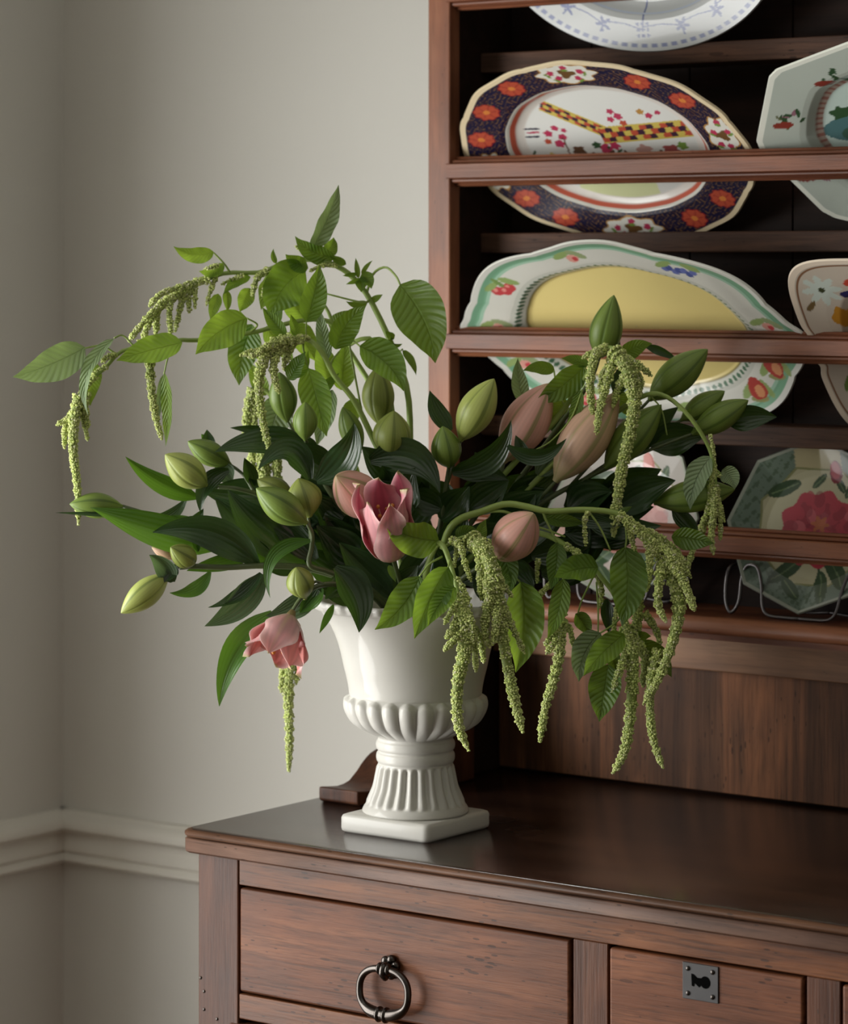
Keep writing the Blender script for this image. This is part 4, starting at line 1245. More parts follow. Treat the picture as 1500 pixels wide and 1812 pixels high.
A3 = plant('amaranth_stem', 'green amaranth stem reaching furthest from the plate rack, a single long tassel at its tip', 'flower stem',
    [(722, 1120, .0), (705, 950, .03), (690, 780, .05), (660, 690, .06), (613, 613, .06), (590, 575, .05), (560, 565, .04), (510, 572, .03), (440, 590, .0), (350, 602, -.03), (317, 602, -.04), (253, 613, -.05), (213, 623, -.06), (187, 650, -.06), (157, 677, -.065), (133, 712, -.065), (131, 760, -.065)],
    [([(205, 626, -.06), (180, 612, -.06), (150, 616, -.065)], .0013, .001), ([(240, 616, -.055), (218, 594, -.055), (202, 598, -.06)], .0012, .001), ([(320, 605, -.04), (300, 625, -.03), (290, 662, -.03)], .0011, .0009), ([(440, 590, .0), (455, 575, .0), (437, 563, -.01)], .0014, .001), ([(613, 613, .06), (640, 600, .05), (665, 610, .05), (690, 700, .04), (715, 900, .02)], .0026, .003), ([(590, 575, .05), (573, 540, .05), (540, 520, .045)], .0022, .0018)],
    [('s', 150, 615, 23, 667, 62, 6, -.065, -.09, -12), ('s', 201, 600, 156, 735, 22, -26, -.065, -.08, 35), ('b', 170, 642, 160, 718, 34, -4, -.055, -.06, 0), ('b', 322, 606, 206, 638, 50, -2, -.05, -.07, 15), ('b', 437, 564, 346, 627, 64, -8, -.045, -.06, -8), ('a', 446, 574, 423, 682, 56, -6, .01, .01, 12), ('b', 430, 575, 462, 640, 36, 0, .02, .02, 0), ('b', 291, 660, 293, 790, 20, 4, -.03, -.035, 30), ('s', 288, 664, 276, 758, 14, 0, -.025, -.03, 0), ('a', 480, 575, 500, 548, 20, 0, .03, .02, 0), ('b', 470, 578, 520, 640, 40, 0, .04, .04, 0), ('b', 540, 566, 500, 510, 46, 0, .06, .055, 10), ('a', 585, 585, 622, 548, 34, 0, .06, .05, 0), ('b', 520, 572, 560, 640, 44, 0, .05, .05, -10)],
    [([(150, 690, -.065), (134, 720, -.065), (122, 738, -.065), (100, 752, -.065)], 6, 4.5), ([(145, 700, -.065), (128, 730, -.06), (116, 755, -.06), (114, 792, -.06)], 6.5, 4.5), ([(140, 700, -.065), (131, 745, -.07), (130, 800, -.07), (137, 860, -.07), (139, 928, -.07)], 10, 5), ([(150, 700, -.06), (148, 735, -.06), (155, 778, -.06)], 6.5, 4), ([(155, 695, -.065), (152, 720, -.065), (156, 755, -.065)], 5.5, 4.5), ([(170, 665, -.065), (155, 680, -.065), (142, 700, -.065)], 5.5, 5), ([(190, 648, -.06), (175, 656, -.06), (160, 670, -.06)], 5, 5), ([(205, 628, -.06), (190, 632, -.065), (180, 640, -.065)], 5, 4), ([(265, 640, -.045), (268, 690, -.045), (276, 740, -.045), (286, 776, -.045)], 8, 4.5), ([(258, 614, -.05), (250, 606, -.05), (244, 603, -.05)], 5, 4)],
    group=AM_G, r0=.0034, r1=.0019)

A4 = plant('amaranth_stem', 'green amaranth stem with a long tassel hanging in front of the pink lily buds', 'flower stem',
    [(745, 1120, .0), (800, 950, .0), (900, 830, .0), (985, 740, -.01), (1040, 660, -.02), (1065, 620, -.03), (1090, 618, -.04), (1110, 640, -.045)],
    [([(1040, 660, -.02), (1034, 650, -.02)], .0012, .001), ([(1000, 720, -.01), (985, 690, .0), (980, 656, .01)], .0011, .001), ([(1030, 690, -.03), (1010, 740, -.03), (975, 780, -.03), (945, 797, -.03)], .001, .0007)],
    [('a', 1034, 648, 945, 712, 48, 6, -.02, -.03, -12), ('a', 981, 657, 925, 656, 24, -6, .01, .0, 10), ('a', 1042, 648, 993, 634, 20, -4, -.02, -.02, 0), ('a', 1098, 638, 1154, 608, 32, 8, -.03, -.03, 10), ('l', 1140, 612, 1200, 640, 16, 4, .0, .0, 20), ('s', 928, 714, 916, 634, 30, 4, .04, .04, 10), ('a', 1025, 690, 1000, 760, 22, 6, -.03, -.03, 30), ('b', 1000, 705, 975, 745, 30, 0, .0, -.01, 0), ('a', 1085, 690, 1120, 740, 30, 0, .0, .0, 0)],
    [([(1075, 615, -.03), (1052, 630, -.04), (1044, 680, -.045), (1048, 732, -.045)], 9, 6), ([(1085, 625, -.035), (1078, 660, -.045), (1062, 720, -.05), (1054, 770, -.05)], 9.5, 5), ([(1085, 620, -.04), (1108, 650, -.05), (1122, 700, -.055), (1116, 760, -.055), (1100, 830, -.055), (1090, 900, -.055), (1085, 948, -.055)], 13, 7.5), ([(1095, 630, -.04), (1120, 640, -.05), (1152, 664, -.05)], 8, 5), ([(1105, 665, -.05), (1094, 685, -.045), (1084, 720, -.045)], 7, 5), ([(1090, 640, -.03), (1068, 660, -.03), (1062, 700, -.03)], 7, 5), ([(1062, 618, -.03), (1044, 625, -.035), (1030, 634, -.035)], 6, 4), ([(1110, 645, -.03), (1132, 668, -.03), (1130, 705, -.03)], 7, 5)],
    group=AM_G)

A5 = plant('amaranth_stem', 'slender amaranth stem curving down in front of the waist shelf beside the red rose plate', 'flower stem',
    [(752, 1120, .0), (860, 950, .0), (1000, 800, .0), (1090, 730, -.02), (1140, 700, -.03), (1175, 700, -.04), (1215, 732, -.05), (1248, 780, -.05), (1262, 820, -.05), (1266, 870, -.05), (1262, 900, -.05)],
    [([(1262, 820, -.05), (1258, 806, -.05)], .001, .0009), ([(1264, 828, -.05), (1275, 838, -.05), (1282, 842, -.05)], .001, .0008), ([(1150, 700, -.03), (1170, 725, -.03), (1180, 770, -.03)], .0011, .0008)],
    [('s', 1257, 808, 1221, 902, 42, -10, -.05, -.055, 20), ('a', 1250, 845, 1215, 890, 26, 0, -.04, -.04, 0), ('s', 1277, 832, 1299, 866, 34, 6, -.05, -.06, -10), ('b', 1215, 733, 1222, 722, 6, 0, -.05, -.05, 0)],
    [([(1263, 830, -.05), (1258, 860, -.05), (1252, 900, -.05), (1236, 940, -.055)], 5, 4), ([(1265, 860, -.05), (1262, 910, -.055), (1258, 950, -.055), (1262, 980, -.055)], 8, 4), ([(1266, 865, -.05), (1272, 890, -.05), (1281, 922, -.05)], 5.5, 3.5), ([(1264, 880, -.05), (1250, 915, -.045), (1240, 950, -.045)], 6.5, 4), ([(1267, 880, -.05), (1274, 915, -.05), (1274, 955, -.05)], 5, 3.5), ([(1256, 770, -.05), (1262, 800, -.05), (1266, 840, -.05)], 3.2, 3), ([(1270, 838, -.05), (1276, 845, -.05), (1280, 852, -.05)], 3.5, 3), ([(1230, 960, -.06), (1222, 985, -.06), (1218, 1000, -.06)], 6, 4)],
    r0=.0036, r1=.0018, group=AM_G)

A6 = plant('amaranth_stem', 'heavy amaranth stem arching low beside the urn with tassels reaching toward the dresser\'s back panel', 'flower stem',
    [(755, 1120, -.02), (780, 990, -.05), (793, 940, -.07), (815, 918, -.08), (850, 906, -.085), (893, 892, -.09), (930, 896, -.095), (970, 905, -.10), (1030, 902, -.10), (1090, 908, -.10), (1130, 932, -.10), (1160, 962, -.10), (1180, 1000, -.10)],
    [([(867, 905, -.085), (890, 905, -.09), (912, 912, -.09)], .0018, .0016), ([(960, 906, -.10), (968, 925, -.10), (985, 960, -.10)], .0014, .001), ([(1040, 903, -.10), (1062, 935, -.10), (1080, 975, -.10)], .0013, .001), ([(1105, 915, -.10), (1108, 950, -.10), (1106, 970, -.10)], .0013, .001), ([(930, 930, -.08), (960, 935, -.08), (1000, 950, -.08)], .0014, .001)],
    [('a', 1058, 1004, 980, 1022, 48, -6, -.10, -.12, 15), ('a', 1106, 968, 1100, 1108, 68, 8, -.10, -.12, -8, -.01), ('a', 1188, 950, 1263, 962, 40, 2, -.10, -.11, 10), ('b', 1170, 975, 1140, 962, 14, 0, -.10, -.11, 0), ('a', 985, 960, 974, 1044, 36, 4, -.10, -.11, 10), ('l', 1000, 912, 1100, 930, 30, 0, -.06, -.06, 0), ('a', 1090, 910, 1118, 896, 12, 0, -.1, -.1, 0), ('a', 960, 915, 1035, 926, 26, 0, -.09, -.09, 0)],
    [([(1095, 910, -.10), (1120, 930, -.105), (1145, 955, -.105), (1165, 985, -.105)], 8, 10), ([(1108, 920, -.10), (1115, 945, -.10), (1124, 982, -.10)], 6, 4), ([(1040, 905, -.10), (1034, 925, -.10), (1036, 965, -.10)], 5, 4), ([(1150, 955, -.10), (1150, 985, -.11), (1148, 1015, -.11), (1144, 1046, -.11)], 7.5, 5), ([(1160, 960, -.10), (1190, 985, -.11), (1222, 1022, -.11)], 8, 6), ([(1170, 985, -.10), (1198, 1010, -.115), (1216, 1045, -.12), (1228, 1080, -.12)], 10, 6), ([(1170, 990, -.10), (1166, 1030, -.12), (1164, 1070, -.12), (1178, 1100, -.12)], 9, 5), ([(1180, 1000, -.10), (1196, 1040, -.11), (1200, 1090, -.115), (1185, 1150, -.115), (1165, 1200, -.115), (1138, 1246, -.115)], 13, 6), ([(1200, 1040, -.10), (1206, 1075, -.10), (1196, 1106, -.10)], 8, 5), ([(1165, 970, -.1), (1200, 985, -.1), (1220, 1005, -.1)], 7, 5), ([(1130, 935, -.095), (1165, 950, -.09), (1195, 975, -.09), (1212, 1000, -.09)], 7, 6), ([(1165, 1150, -.10), (1152, 1200, -.105), (1150, 1260, -.105), (1156, 1310, -.105), (1172, 1358, -.105)], 9, 5.5)],
    group=AM_G, r0=.0045, r1=.0028)

A7 = plant('amaranth_stem', 'amaranth stem spilling thick tassels over the front of the urn', 'flower stem',
    [(740, 1110, -.05), (755, 1010, -.10), (772, 965, -.125), (785, 968, -.135), (797, 1000, -.14), (808, 1040, -.15), (815, 1075, -.15)],
    [([(785, 968, -.13), (820, 950, -.13), (840, 960, -.135), (858, 1000, -.14)], .002, .0014), ([(782, 985, -.13), (760, 998, -.14), (742, 1020, -.145)], .0014, .001), ([(790, 975, -.13), (795, 990, -.14), (793, 1004, -.15)], .0013, .001), ([(850, 965, -.13), (870, 962, -.12), (878, 972, -.12)], .0012, .001), ([(800, 1020, -.14), (806, 1036, -.15)], .001, .001), ([(858, 1000, -.14), (880, 990, -.12), (920, 1030, -.10)], .0012, .001)],
    [('b', 776, 957, 682, 929, 64, 8, -.13, -.16, -12), ('a', 742, 1020, 663, 1114, 58, 10, -.145, -.17, 10), ('a', 793, 1004, 733, 1130, 58, -4, -.155, -.185, -8), ('b', 806, 1040, 757, 1108, 36, -6, -.16, -.185, 5), ('a', 806, 950, 848, 942, 24, 6, -.12, -.12, 0), ('b', 850, 966, 860, 918, 22, 4, -.125, -.12, 10), ('a', 876, 966, 902, 1050, 42, 10, -.12, -.12, 15), ('b', 880, 1030, 905, 1030, 26, 4, -.12, -.12, 0), ('b', 922, 1030, 912, 1190, 70, 10, -.10, -.11, -10), ('b', 868, 990, 878, 1060, 20, -6, -.13, -.13, 30), ('a', 830, 1100, 800, 1130, 22, 0, -.13, -.13, 0), ('l', 895, 1000, 945, 1040, 50, 0, -.09, -.09, 0)],
    [([(812, 1055, -.15), (820, 1100, -.165), (822, 1150, -.17), (811, 1200, -.17), (808, 1250, -.17), (813, 1290, -.17), (829, 1328, -.17)], 15, 6), ([(812, 1060, -.15), (800, 1080, -.165), (786, 1104, -.17)], 7, 4.5), ([(814, 1080, -.15), (802, 1110, -.17), (788, 1130, -.175)], 7.5, 5), ([(818, 1105, -.16), (805, 1130, -.175), (786, 1150, -.18)], 8, 6), ([(815, 1070, -.15), (832, 1095, -.17), (838, 1138, -.175)], 8, 4.5), ([(822, 1100, -.16), (838, 1130, -.16), (842, 1188, -.16)], 9, 4.5), ([(828, 1100, -.15), (848, 1130, -.15), (856, 1172, -.15)], 8, 4.5), ([(798, 955, -.13), (814, 965, -.14), (822, 995, -.145), (833, 1028, -.145)], 6.5, 4), ([(806, 1025, -.145), (818, 1040, -.15), (830, 1063, -.15)], 6, 4.5), ([(806, 960, -.13), (808, 980, -.13), (800, 1005, -.13)], 5, 4),
     ([(832, 955, -.13), (858, 975, -.15), (874, 1020, -.155), (882, 1080, -.155), (893, 1150, -.155), (905, 1215, -.155), (914, 1255, -.155), (925, 1296, -.155)], 15, 6.5), ([(850, 970, -.14), (850, 1010, -.15), (852, 1060, -.15)], 9, 6), ([(870, 1010, -.145), (886, 1030, -.15), (906, 1056, -.15)], 7, 4), ([(875, 1040, -.145), (862, 1070, -.16), (858, 1120, -.16), (866, 1145, -.16)], 10, 4.5), ([(878, 1060, -.15), (878, 1100, -.165), (872, 1140, -.165)], 10, 5), ([(884, 1060, -.145), (902, 1100, -.15), (928, 1156, -.15)], 8, 4.5), ([(860, 1000, -.14), (864, 1040, -.16), (868, 1070, -.16)], 10, 7), ([(868, 985, -.14), (884, 1020, -.14), (890, 1050, -.14)], 7, 5)],
    group=AM_G)

A8 = plant('amaranth_stem', 'amaranth stem with paired broad leaves and two long tassels over the dresser top', 'flower stem',
    [(760, 1120, -.02), (820, 1000, -.04), (900, 945, -.06), (960, 945, -.075), (1000, 965, -.08), (1040, 995, -.085), (1062, 1020, -.09), (1085, 1050, -.09), (1100, 1090, -.09), (1112, 1130, -.09)],
    [([(1052, 1015, -.09), (1030, 1060, -.09), (1022, 1086, -.09)], .0011, .0009), ([(1100, 1090, -.09), (1085, 1105, -.095), (1062, 1120, -.10)], .0012, .001), ([(1055, 1030, -.09), (1058, 1080, -.09), (1058, 1120, -.09)], .0011, .0009), ([(985, 960, -.08), (992, 990, -.09), (996, 1025, -.10)], .0013, .001), ([(996, 1030, -.10), (992, 1075, -.10), (990, 1105, -.10)], .0012, .001)],
    [('s', 1062, 1120, 1024, 1206, 54, -10, -.10, -.115, -10), ('b', 1104, 1122, 1032, 1196, 46, -4, -.105, -.13, 8), ('a', 1076, 1176, 1060, 1277, 58, 0, -.10, -.115, 5), ('a', 1128, 1140, 1188, 1198, 42, 8, -.085, -.085, 15), ('b', 1120, 1134, 1152, 1126, 20, 4, -.085, -.085, 0), ('b', 996, 1024, 968, 1131, 36, 6, -.10, -.125, 15), ('a', 1018, 1086, 1042, 1126, 30, 4, -.08, -.08, 0), ('l', 1072, 1060, 1078, 1122, 24, 0, -.07, -.07, 0), ('a', 1082, 1150, 1090, 1190, 26, 0, -.085, -.085, 0)],
    [([(992, 1100, -.10), (990, 1150, -.105), (980, 1200, -.105), (965, 1250, -.105), (955, 1312, -.105)], 9.5, 6.5), ([(990, 1105, -.10), (978, 1120, -.11), (964, 1142, -.115)], 6, 4.5), ([(992, 1115, -.10), (982, 1135, -.115), (967, 1156, -.12)], 6.5, 5), ([(994, 1100, -.095), (1008, 1115, -.095), (1014, 1145, -.095)], 6.5, 4.5), ([(1000, 1090, -.095), (984, 1075, -.095), (976, 1092, -.095)], 5, 4), ([(985, 1020, -.09), (965, 1042, -.095), (944, 1062, -.10)], 6, 4), ([(952, 990, -.08), (950, 1010, -.08), (950, 1030, -.08)], 4.5, 3.5), ([(1000, 965, -.08), (1030, 985, -.085), (1050, 1010, -.085), (1066, 1040, -.085)], 6, 5), ([(1060, 1020, -.085), (1064, 1050, -.08), (1060, 1075, -.08)], 5, 4),
     ([(1108, 1110, -.09), (1118, 1150, -.10), (1118, 1220, -.10), (1112, 1290, -.10), (1102, 1335, -.10), (1084, 1368, -.10)], 13, 5.5), ([(1112, 1130, -.095), (1102, 1170, -.105), (1090, 1205, -.105), (1081, 1232, -.105)], 8, 4.5), ([(1120, 1130, -.09), (1140, 1160, -.09), (1138, 1215, -.09)], 9, 6), ([(1100, 1085, -.09), (1108, 1110, -.105), (1120, 1146, -.105)], 7, 5), ([(1130, 1050, -.08), (1128, 1090, -.08), (1124, 1130, -.08)], 9, 8), ([(1140, 1085, -.08), (1158, 1110, -.08), (1168, 1140, -.08)], 7, 5), ([(1092, 1075, -.09), (1088, 1095, -.09), (1086, 1118, -.09)], 5, 4)],
    group=AM_G)

A9 = plant('amaranth_stem', 'amaranth stem half hidden behind the lily leaves, one thin tassel dropping beside the urn', 'flower stem',
    [(715, 1115, .02), (670, 960, .06), (600, 860, .10), (540, 790, .12), (480, 700, .12), (445, 690, .12), (438, 720, .12)],
    [([(600, 860, .10), (540, 960, .12), (520, 1060, .12), (512, 1120, .12)], .002, .0014), ([(560, 810, .11), (500, 780, .12), (470, 800, .12)], .0016, .0012)],
    [('b', 470, 700, 440, 640, 30, 0, .12, .12, 0), ('a', 520, 770, 480, 800, 30, 0, .12, .12, 0)],
    [([(446, 688, .12), (438, 730, .12), (434, 780, .12)], 9, 6), ([(452, 700, .12), (450, 740, .12), (446, 790, .12)], 7, 5), ([(470, 790, .12), (466, 830, .12), (478, 870, .12)], 14, 10), ([(450, 760, .12), (446, 800, .12), (448, 850, .12)], 8, 6), ([(490, 800, .12), (490, 840, .12), (495, 870, .12)], 9, 7),
     ([(512, 1110, .12), (512, 1170, .12), (510, 1230, .12), (512, 1300, .12), (511, 1364, .12)], 11, 5.5), ([(514, 1130, .12), (526, 1160, .12), (524, 1210, .12)], 6, 4), ([(512, 1140, .12), (500, 1180, .12), (497, 1225, .12)], 7, 4), ([(516, 1120, .12), (530, 1140, .12), (536, 1175, .12)], 5, 4)],
    group=AM_G)

# ---- lilies
L1 = plant('lily_stem', 'lily stem with one pale bud nodding lowest in front of the bare wall', 'flower stem',
    [(712, 1110, -.02), (650, 1045, -.05), (555, 1008, -.07), (470, 1001, -.08), (400, 1004, -.085), (345, 1002, -.09), (318, 1004, -.09)],
    [([(330, 1003, -.09), (308, 1005, -.092), (297, 1018, -.095)], .0018, .0016), ([(345, 1002, -.09), (342, 995, -.095)], .0018, .0016)],
    [('m', 385, 968, 160, 898, 62, 4, -.07, -.09, 12, -.01), ('l', 455, 998, 270, 942, 62, -30, -.08, -.10, -10, -.01), ('m', 372, 1012, 300, 1049, 26, 16, -.095, -.11, 25), ('p', 306, 1030, 264, 982, 36, -6, -.10, -.115, -15), ('l', 312, 1000, 290, 1030, 26, 0, -.10, -.105, 20), ('m', 350, 976, 343, 928, 16, 0, -.09, -.09, 0), ('l', 228, 912, 98, 907, 8, 0, -.08, -.08, 0), ('m', 440, 985, 330, 1010, 30, 0, -.075, -.08, 0), ('p', 465, 1016, 362, 1108, 50, 12, -.08, -.09, -15), ('l', 462, 1014, 368, 1075, 24, 12, -.085, -.095, 30), ('m', 480, 985, 400, 960, 40, 0, -.06, -.06, 0)],
    [], [(298, 1016, 214, 1085, 50, -.095, -.11, 'pale', .5), (343, 996, 302, 968, 42, -.095, -.12, 'olive', .2, .42), (318, 985, 268, 968, 26, -.07, -.08, 'dusk', .2)],
    mat='stem_l', r0=.0042, r1=.0028, group=LI_G)
L2 = plant('lily_stem', 'lily stem pointing straight out over the low nodding bud, plump green bud at its end', 'flower stem',
    [(708, 1110, .0), (640, 1030, -.02), (540, 990, -.03), (430, 965, -.04), (330, 940, -.05), (260, 910, -.06), (217, 896, -.06)],
    [], [('l', 548, 988, 403, 866, 74, 16, -.04, -.06, 12, -.01), ('l', 330, 882, 236, 904, 22, 26, -.02, -.03, 20), ('m', 350, 880, 222, 808, 36, 10, -.02, -.05, -10), ('l', 330, 950, 360, 900, 26, 0, -.05, -.05, 0), ('l', 470, 960, 380, 880, 60, 0, -.02, -.02, 0), ('l', 520, 965, 430, 925, 60, 0, -.01, -.01, 0), ('m', 350, 935, 302, 912, 24, 0, -.03, -.03, 0)],
    [], [(217, 896, 123, 892, 46, -.06, -.075, 'green', .4)], mat='stem_l', group=LI_G)
L3 = plant('lily_stem', 'lily stem with two buds crossing above dark leaves on the bare wall side', 'flower stem',
    [(705, 1105, .02), (640, 980, .0), (540, 915, -.01), (470, 880, -.02), (420, 865, -.03), (385, 862, -.03)],
    [([(450, 872, -.02), (430, 840, -.01), (404, 820, -.005)], .002, .0018), ([(385, 862, -.03), (375, 862, -.035), (364, 858, -.04)], .002, .0018)],
    [('l', 405, 832, 355, 908, 32, -18, -.04, -.05, 15), ('l', 545, 790, 380, 800, 50, -14, -.01, -.03, 20), ('l', 500, 775, 407, 757, 20, -4, .0, -.01, 0), ('l', 370, 800, 366, 760, 26, 0, .0, .0, 0), ('m', 375, 790, 356, 768, 18, 0, .01, .01, 0), ('l', 480, 880, 360, 870, 60, 0, -.01, -.01, 0), ('p', 410, 850, 380, 815, 36, 0, -.01, -.01, 0), ('l', 450, 860, 432, 810, 26, 0, -.01, -.02, 20)],
    [], [(366, 860, 292, 804, 58, -.04, -.06, 'pale', .45), (408, 822, 332, 781, 44, -.005, -.02, 'green', .2)], mat='stem_l', group=LI_G)
L4 = plant('lily_stem', 'lily stem with a crooked neck and paired green buds touching the dark centre', 'flower stem',
    [(715, 1105, -.04), (650, 1040, -.07), (580, 1012, -.09), (548, 1000, -.10), (551, 970, -.10), (552, 945, -.105), (543, 925, -.11)],
    [([(550, 960, -.10), (548, 935, -.09), (545, 915, -.085)], .002, .0016)],
    [('m', 549, 957, 478, 1058, 26, -36, -.105, -.115, 25), ('l', 548, 848, 456, 832, 48, -44, -.05, -.07, 20), ('l', 560, 990, 470, 900, 50, 0, -.05, -.05, 0), ('l', 640, 1000, 560, 930, 70, 0, -.04, -.05, 0), ('l', 620, 960, 560, 870, 60, 0, -.03, -.03, 0)],
    [], [(543, 926, 453, 864, 58, -.11, -.125, 'green', .35), (548, 915, 528, 846, 64, -.085, -.09, 'olive', .1), (520, 885, 455, 848, 44, -.03, -.03, 'olive', .2)], mat='stem_l', group=LI_G)
L5 = plant('lily_stem', 'upright lily stem with three small green buds among the amaranth leaves', 'flower stem',
    [(720, 1105, .0), (660, 980, -.02), (590, 880, -.03), (560, 830, -.03), (545, 790, -.035), (540, 778, -.04)],
    [([(590, 880, -.03), (540, 800, .0), (508, 745, .01)], .0022, .0018), ([(600, 890, -.03), (625, 840, .0), (635, 800, .01)], .0022, .0018)],
    [('l', 560, 852, 626, 748, 62, -20, -.06, -.075, -15), ('l', 590, 845, 500, 790, 60, -6, -.03, -.05, 10), ('l', 560, 800, 520, 770, 30, 0, .0, -.01, 0), ('l', 610, 880, 540, 850, 50, 0, .0, .0, 0), ('m', 615, 850, 590, 800, 30, 0, .02, .02, 0)],
    [], [(540, 780, 540, 711, 44, -.04, -.05, 'green', .0), (508, 747, 494, 658, 50, .01, .0, 'green', .8), (637, 802, 606, 720, 42, .01, .0, 'green', .5)], mat='stem_l', group=LI_G)
L6 = plant('lily_stem', 'upright lily stem with two fat olive buds standing above the open pink bloom', 'flower stem',
    [(735, 1105, .02), (725, 980, .01), (712, 900, .0), (700, 840, .0), (692, 808, -.005)],
    [([(705, 880, .0), (680, 800, .03), (670, 752, .04)], .002, .0018)],
    [('l', 700, 850, 640, 790, 50, 0, -.02, -.02, 0), ('l', 655, 815, 778, 872, 64, 34, -.02, -.05, -10), ('m', 700, 880, 712, 800, 34, 0, .01, .01, 0), ('l', 730, 900, 690, 830, 50, 0, .0, .0, 0), ('p', 712, 900, 716, 838, 18, 0, .0, .0, 10), ('l', 780, 900, 712, 870, 50, 0, -.02, -.03, 0), ('b', 620, 870, 628, 812, 30, 0, .0, .0, 0)],
    [], [(690, 810, 697, 727, 68, -.005, -.02, 'olive', .1), (671, 752, 668, 648, 58, .04, .03, 'olive', .6), (752, 835, 742, 800, 36, .05, .05, 'pale', .3)], mat='stem_l', group=LI_G)
L7 = plant('lily_stem', 'lily stem carrying the open rose-pink bloom in the middle of the bouquet', 'flower stem',
    [(725, 1110, -.03), (715, 1060, -.06), (705, 1020, -.09), (693, 985, -.11)],
    [([(712, 1050, -.065), (690, 960, -.06), (668, 908, -.06)], .002, .0018)],
    [('l', 700, 1060, 600, 960, 70, 0, -.05, -.06, 0), ('l', 715, 1040, 770, 960, 60, 0, -.06, -.08, 0), ('l', 690, 1050, 640, 950, 60, 0, -.04, -.05, 0), ('l', 650, 920, 600, 960, 60, 0, -.03, -.03, 0), ('l', 700, 1045, 740, 1000, 40, 0, -.08, -.1, 0), ('b', 688, 1000, 700, 1030, 12, 0, -.09, -.1, 0)],
    [], [(672, 910, 595, 842, 78, -.055, -.12, 'pink', .75, .55)], mat='stem_l', group=LI_G)
flower(L7, 690, 988, 677, 858, 46, -.105, -.150, .55, 3)
L8 = plant('lily_stem', 'lily stem drooping over the urn rim with a pale pink bloom hanging below it', 'flower stem',
    [(700, 1100, -.05), (660, 1055, -.09), (610, 1036, -.11), (565, 1036, -.12), (535, 1056, -.125), (514, 1086, -.13)],
    [([(575, 1035, -.12), (556, 1030, -.12), (540, 1058, -.12)], .0018, .0014)],
    [('l', 592, 1004, 635, 1119, 60, 18, -.13, -.15, -20), ('m', 482, 1084, 388, 1250, 48, -22, -.09, -.11, 15), ('p', 562, 1038, 470, 1090, 44, 10, -.10, -.10, -20), ('m', 590, 1070, 565, 1121, 14, 0, -.10, -.11, 0), ('m', 570, 1040, 530, 1085, 34, 0, -.10, -.10, 10), ('l', 640, 1060, 560, 1040, 40, 0, -.09, -.10, 0), ('l', 620, 1020, 575, 1060, 40, 0, -.10, -.12, 10)],
    [], [(540, 1060, 524, 1004, 50, -.12, -.14, 'olive', .5, .55)], mat='stem_l', group=LI_G)
flower(L8, 516, 1086, 476, 1182, 48, -.13, -.15, .85, 8, 1)
L9 = plant('lily_stem', 'lily stem with two upright green buds standing before the rack\'s edge', 'flower stem',
    [(742, 1105, .0), (770, 980, .0), (786, 880, -.01), (794, 826, -.015)],
    [([(790, 860, -.01), (806, 810, -.02), (815, 778, -.02)], .002, .0018)],
    [('l', 798, 762, 760, 691, 34, 6, -.01, -.01, 20), ('l', 800, 836, 904, 744, 46, -26, -.03, -.05, 15), ('l', 780, 920, 830, 860, 60, 0, -.01, -.02, 0), ('l', 800, 900, 740, 850, 60, 0, .0, .0, 0), ('l', 830, 900, 900, 850, 60, 0, -.01, -.02, 0), ('l', 770, 985, 850, 930, 60, 0, -.04, -.05, 0), ('l', 760, 1000, 700, 940, 60, 0, -.03, -.03, 0)],
    [], [(814, 780, 874, 670, 64, -.02, -.035, 'pale', .4), (795, 827, 783, 754, 54, -.015, -.03, 'green', .2, .45)], mat='stem_l', group=LI_G)
L10 = plant('lily_stem', 'lily stem with two long dusky pink buds leaning toward the fruit platter', 'flower stem',
    [(748, 1105, .0), (800, 980, .0), (850, 900, .0), (880, 850, .0), (892, 815, .0)],
    [([(860, 900, .0), (940, 890, -.01), (985, 850, -.015)], .0024, .002)],
    [('l', 898, 788, 1002, 776, 30, -26, -.05, -.05, 15), ('l', 800, 835, 900, 850, 40, 10, -.02, -.02, 10), ('l', 870, 930, 960, 870, 70, 0, -.01, -.02, 0), ('l', 900, 900, 980, 870, 60, 0, .0, .0, 0), ('l', 930, 815, 912, 770, 24, 0, -.04, -.04, 0), ('l', 860, 960, 950, 930, 60, 0, -.03, -.03, 0), ('p', 950, 840, 990, 800, 40, 0, .0, .0, 0), ('l', 880, 870, 840, 800, 50, 0, .01, .01, 0)],
    [], [(890, 818, 972, 678, 82, .0, -.02, 'pink', .35), (982, 852, 1094, 694, 84, -.015, -.03, 'dusk', .45)], mat='stem_l', group=LI_G)
L11 = plant('lily_stem', 'lily stem fanning four slim green buds across the fruit platter', 'flower stem',
    [(755, 1105, .0), (850, 980, .0), (960, 890, .0), (1040, 845, -.01), (1072, 826, -.015)],
    [([(1000, 870, .0), (1090, 770, .0), (1150, 706, .0)], .0022, .0018), ([(1000, 870, .0), (1120, 790, .0), (1208, 742, .0)], .0022, .0018), ([(1050, 840, -.01), (1140, 800, -.01), (1228, 766, -.01)], .0022, .0018)],
    [('l', 1285, 748, 1374, 738, 46, 6, -.01, -.02, 10), ('l', 1100, 800, 1200, 720, 50, 0, .01, .0, 0), ('l', 1150, 790, 1250, 770, 60, 6, .0, -.01, 10), ('l', 1060, 880, 1170, 830, 60, 0, .0, -.01, 0), ('l', 1090, 700, 1105, 640, 30, 0, .0, .0, 0), ('l', 1000, 900, 1090, 850, 60, 0, .0, .0, 0)],
    [], [(1070, 828, 1170, 716, 64, -.015, -.03, 'green', .5), (1148, 708, 1252, 618, 62, .0, -.015, 'green', .3), (1204, 744, 1282, 692, 42, .0, -.01, 'green', .6), (1224, 768, 1324, 708, 50, -.01, -.02, 'green', .3)], mat='stem_l', group=LI_G)
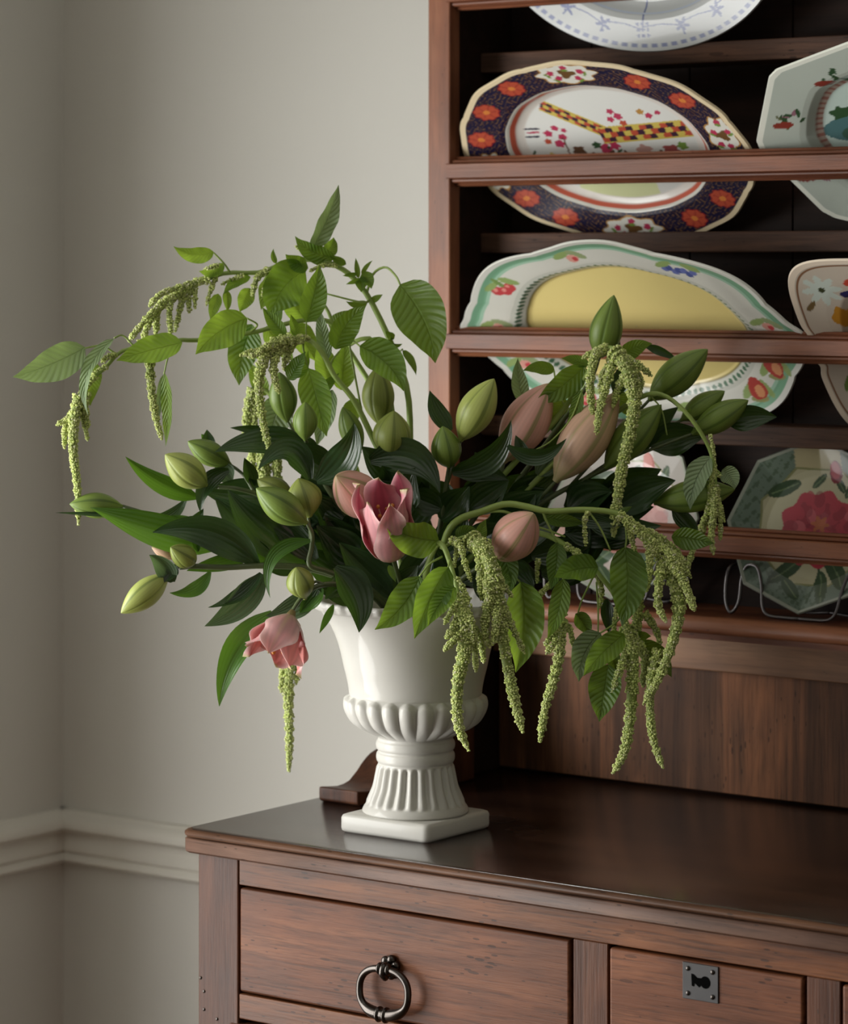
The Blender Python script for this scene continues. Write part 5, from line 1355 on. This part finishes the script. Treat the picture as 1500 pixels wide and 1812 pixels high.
L12 = plant('lily_stem', 'lily stem with a single green bud lying low before the bottom guard rail', 'flower stem',
    [(758, 1105, -.02), (850, 1000, -.02), (980, 930, -.02), (1090, 905, -.02), (1158, 886, -.025)],
    [], [('l', 1085, 905, 1195, 850, 62, 8, -.03, -.04, 0), ('l', 1000, 940, 1110, 950, 50, 0, -.03, -.04, 10), ('l', 900, 960, 1000, 900, 60, 0, -.03, -.03, 0), ('l', 1040, 925, 1170, 930, 44, -6, -.04, -.05, 0), ('l', 940, 985, 1040, 960, 50, 0, -.03, -.03, 0), ('l', 1190, 900, 1240, 950, 30, 0, -.03, -.03, 0)],
    [], [(1156, 890, 1300, 866, 58, -.025, -.035, 'green', .5)], mat='stem_l', group=LI_G)
L13 = plant('lily_stem', 'lily stem with a pointed blush bud in front of the low amaranth arch', 'flower stem',
    [(750, 1110, -.04), (800, 1040, -.08), (845, 1005, -.10), (880, 985, -.11)],
    [], [('l', 820, 1030, 900, 990, 50, 0, -.08, -.09, 0), ('l', 800, 1040, 760, 960, 50, 0, -.06, -.08, 0), ('l', 880, 1000, 960, 1030, 50, 0, -.07, -.07, 0), ('l', 840, 1020, 900, 1080, 44, 0, -.09, -.10, 0)],
    [], [(880, 990, 944, 908, 80, -.11, -.15, 'pink', .2, .5)], mat='stem_l', group=LI_G)
L14 = plant('lily_stem', 'tallest lily stem with one slender bud standing against the yellow platter', 'flower stem',
    [(756, 1105, .02), (860, 930, .03), (970, 780, .03), (1040, 680, .03), (1062, 626, .03)],
    [], [('l', 1092, 640, 1082, 560, 18, 0, .03, .02, 20), ('l', 1000, 780, 960, 700, 30, 0, .04, .04, 0), ('l', 960, 830, 1030, 740, 40, 0, .04, .03, 0)],
    [], [(1062, 632, 1086, 522, 58, .03, .015, 'green', .9, .42)], mat='stem_l', group=LI_G)

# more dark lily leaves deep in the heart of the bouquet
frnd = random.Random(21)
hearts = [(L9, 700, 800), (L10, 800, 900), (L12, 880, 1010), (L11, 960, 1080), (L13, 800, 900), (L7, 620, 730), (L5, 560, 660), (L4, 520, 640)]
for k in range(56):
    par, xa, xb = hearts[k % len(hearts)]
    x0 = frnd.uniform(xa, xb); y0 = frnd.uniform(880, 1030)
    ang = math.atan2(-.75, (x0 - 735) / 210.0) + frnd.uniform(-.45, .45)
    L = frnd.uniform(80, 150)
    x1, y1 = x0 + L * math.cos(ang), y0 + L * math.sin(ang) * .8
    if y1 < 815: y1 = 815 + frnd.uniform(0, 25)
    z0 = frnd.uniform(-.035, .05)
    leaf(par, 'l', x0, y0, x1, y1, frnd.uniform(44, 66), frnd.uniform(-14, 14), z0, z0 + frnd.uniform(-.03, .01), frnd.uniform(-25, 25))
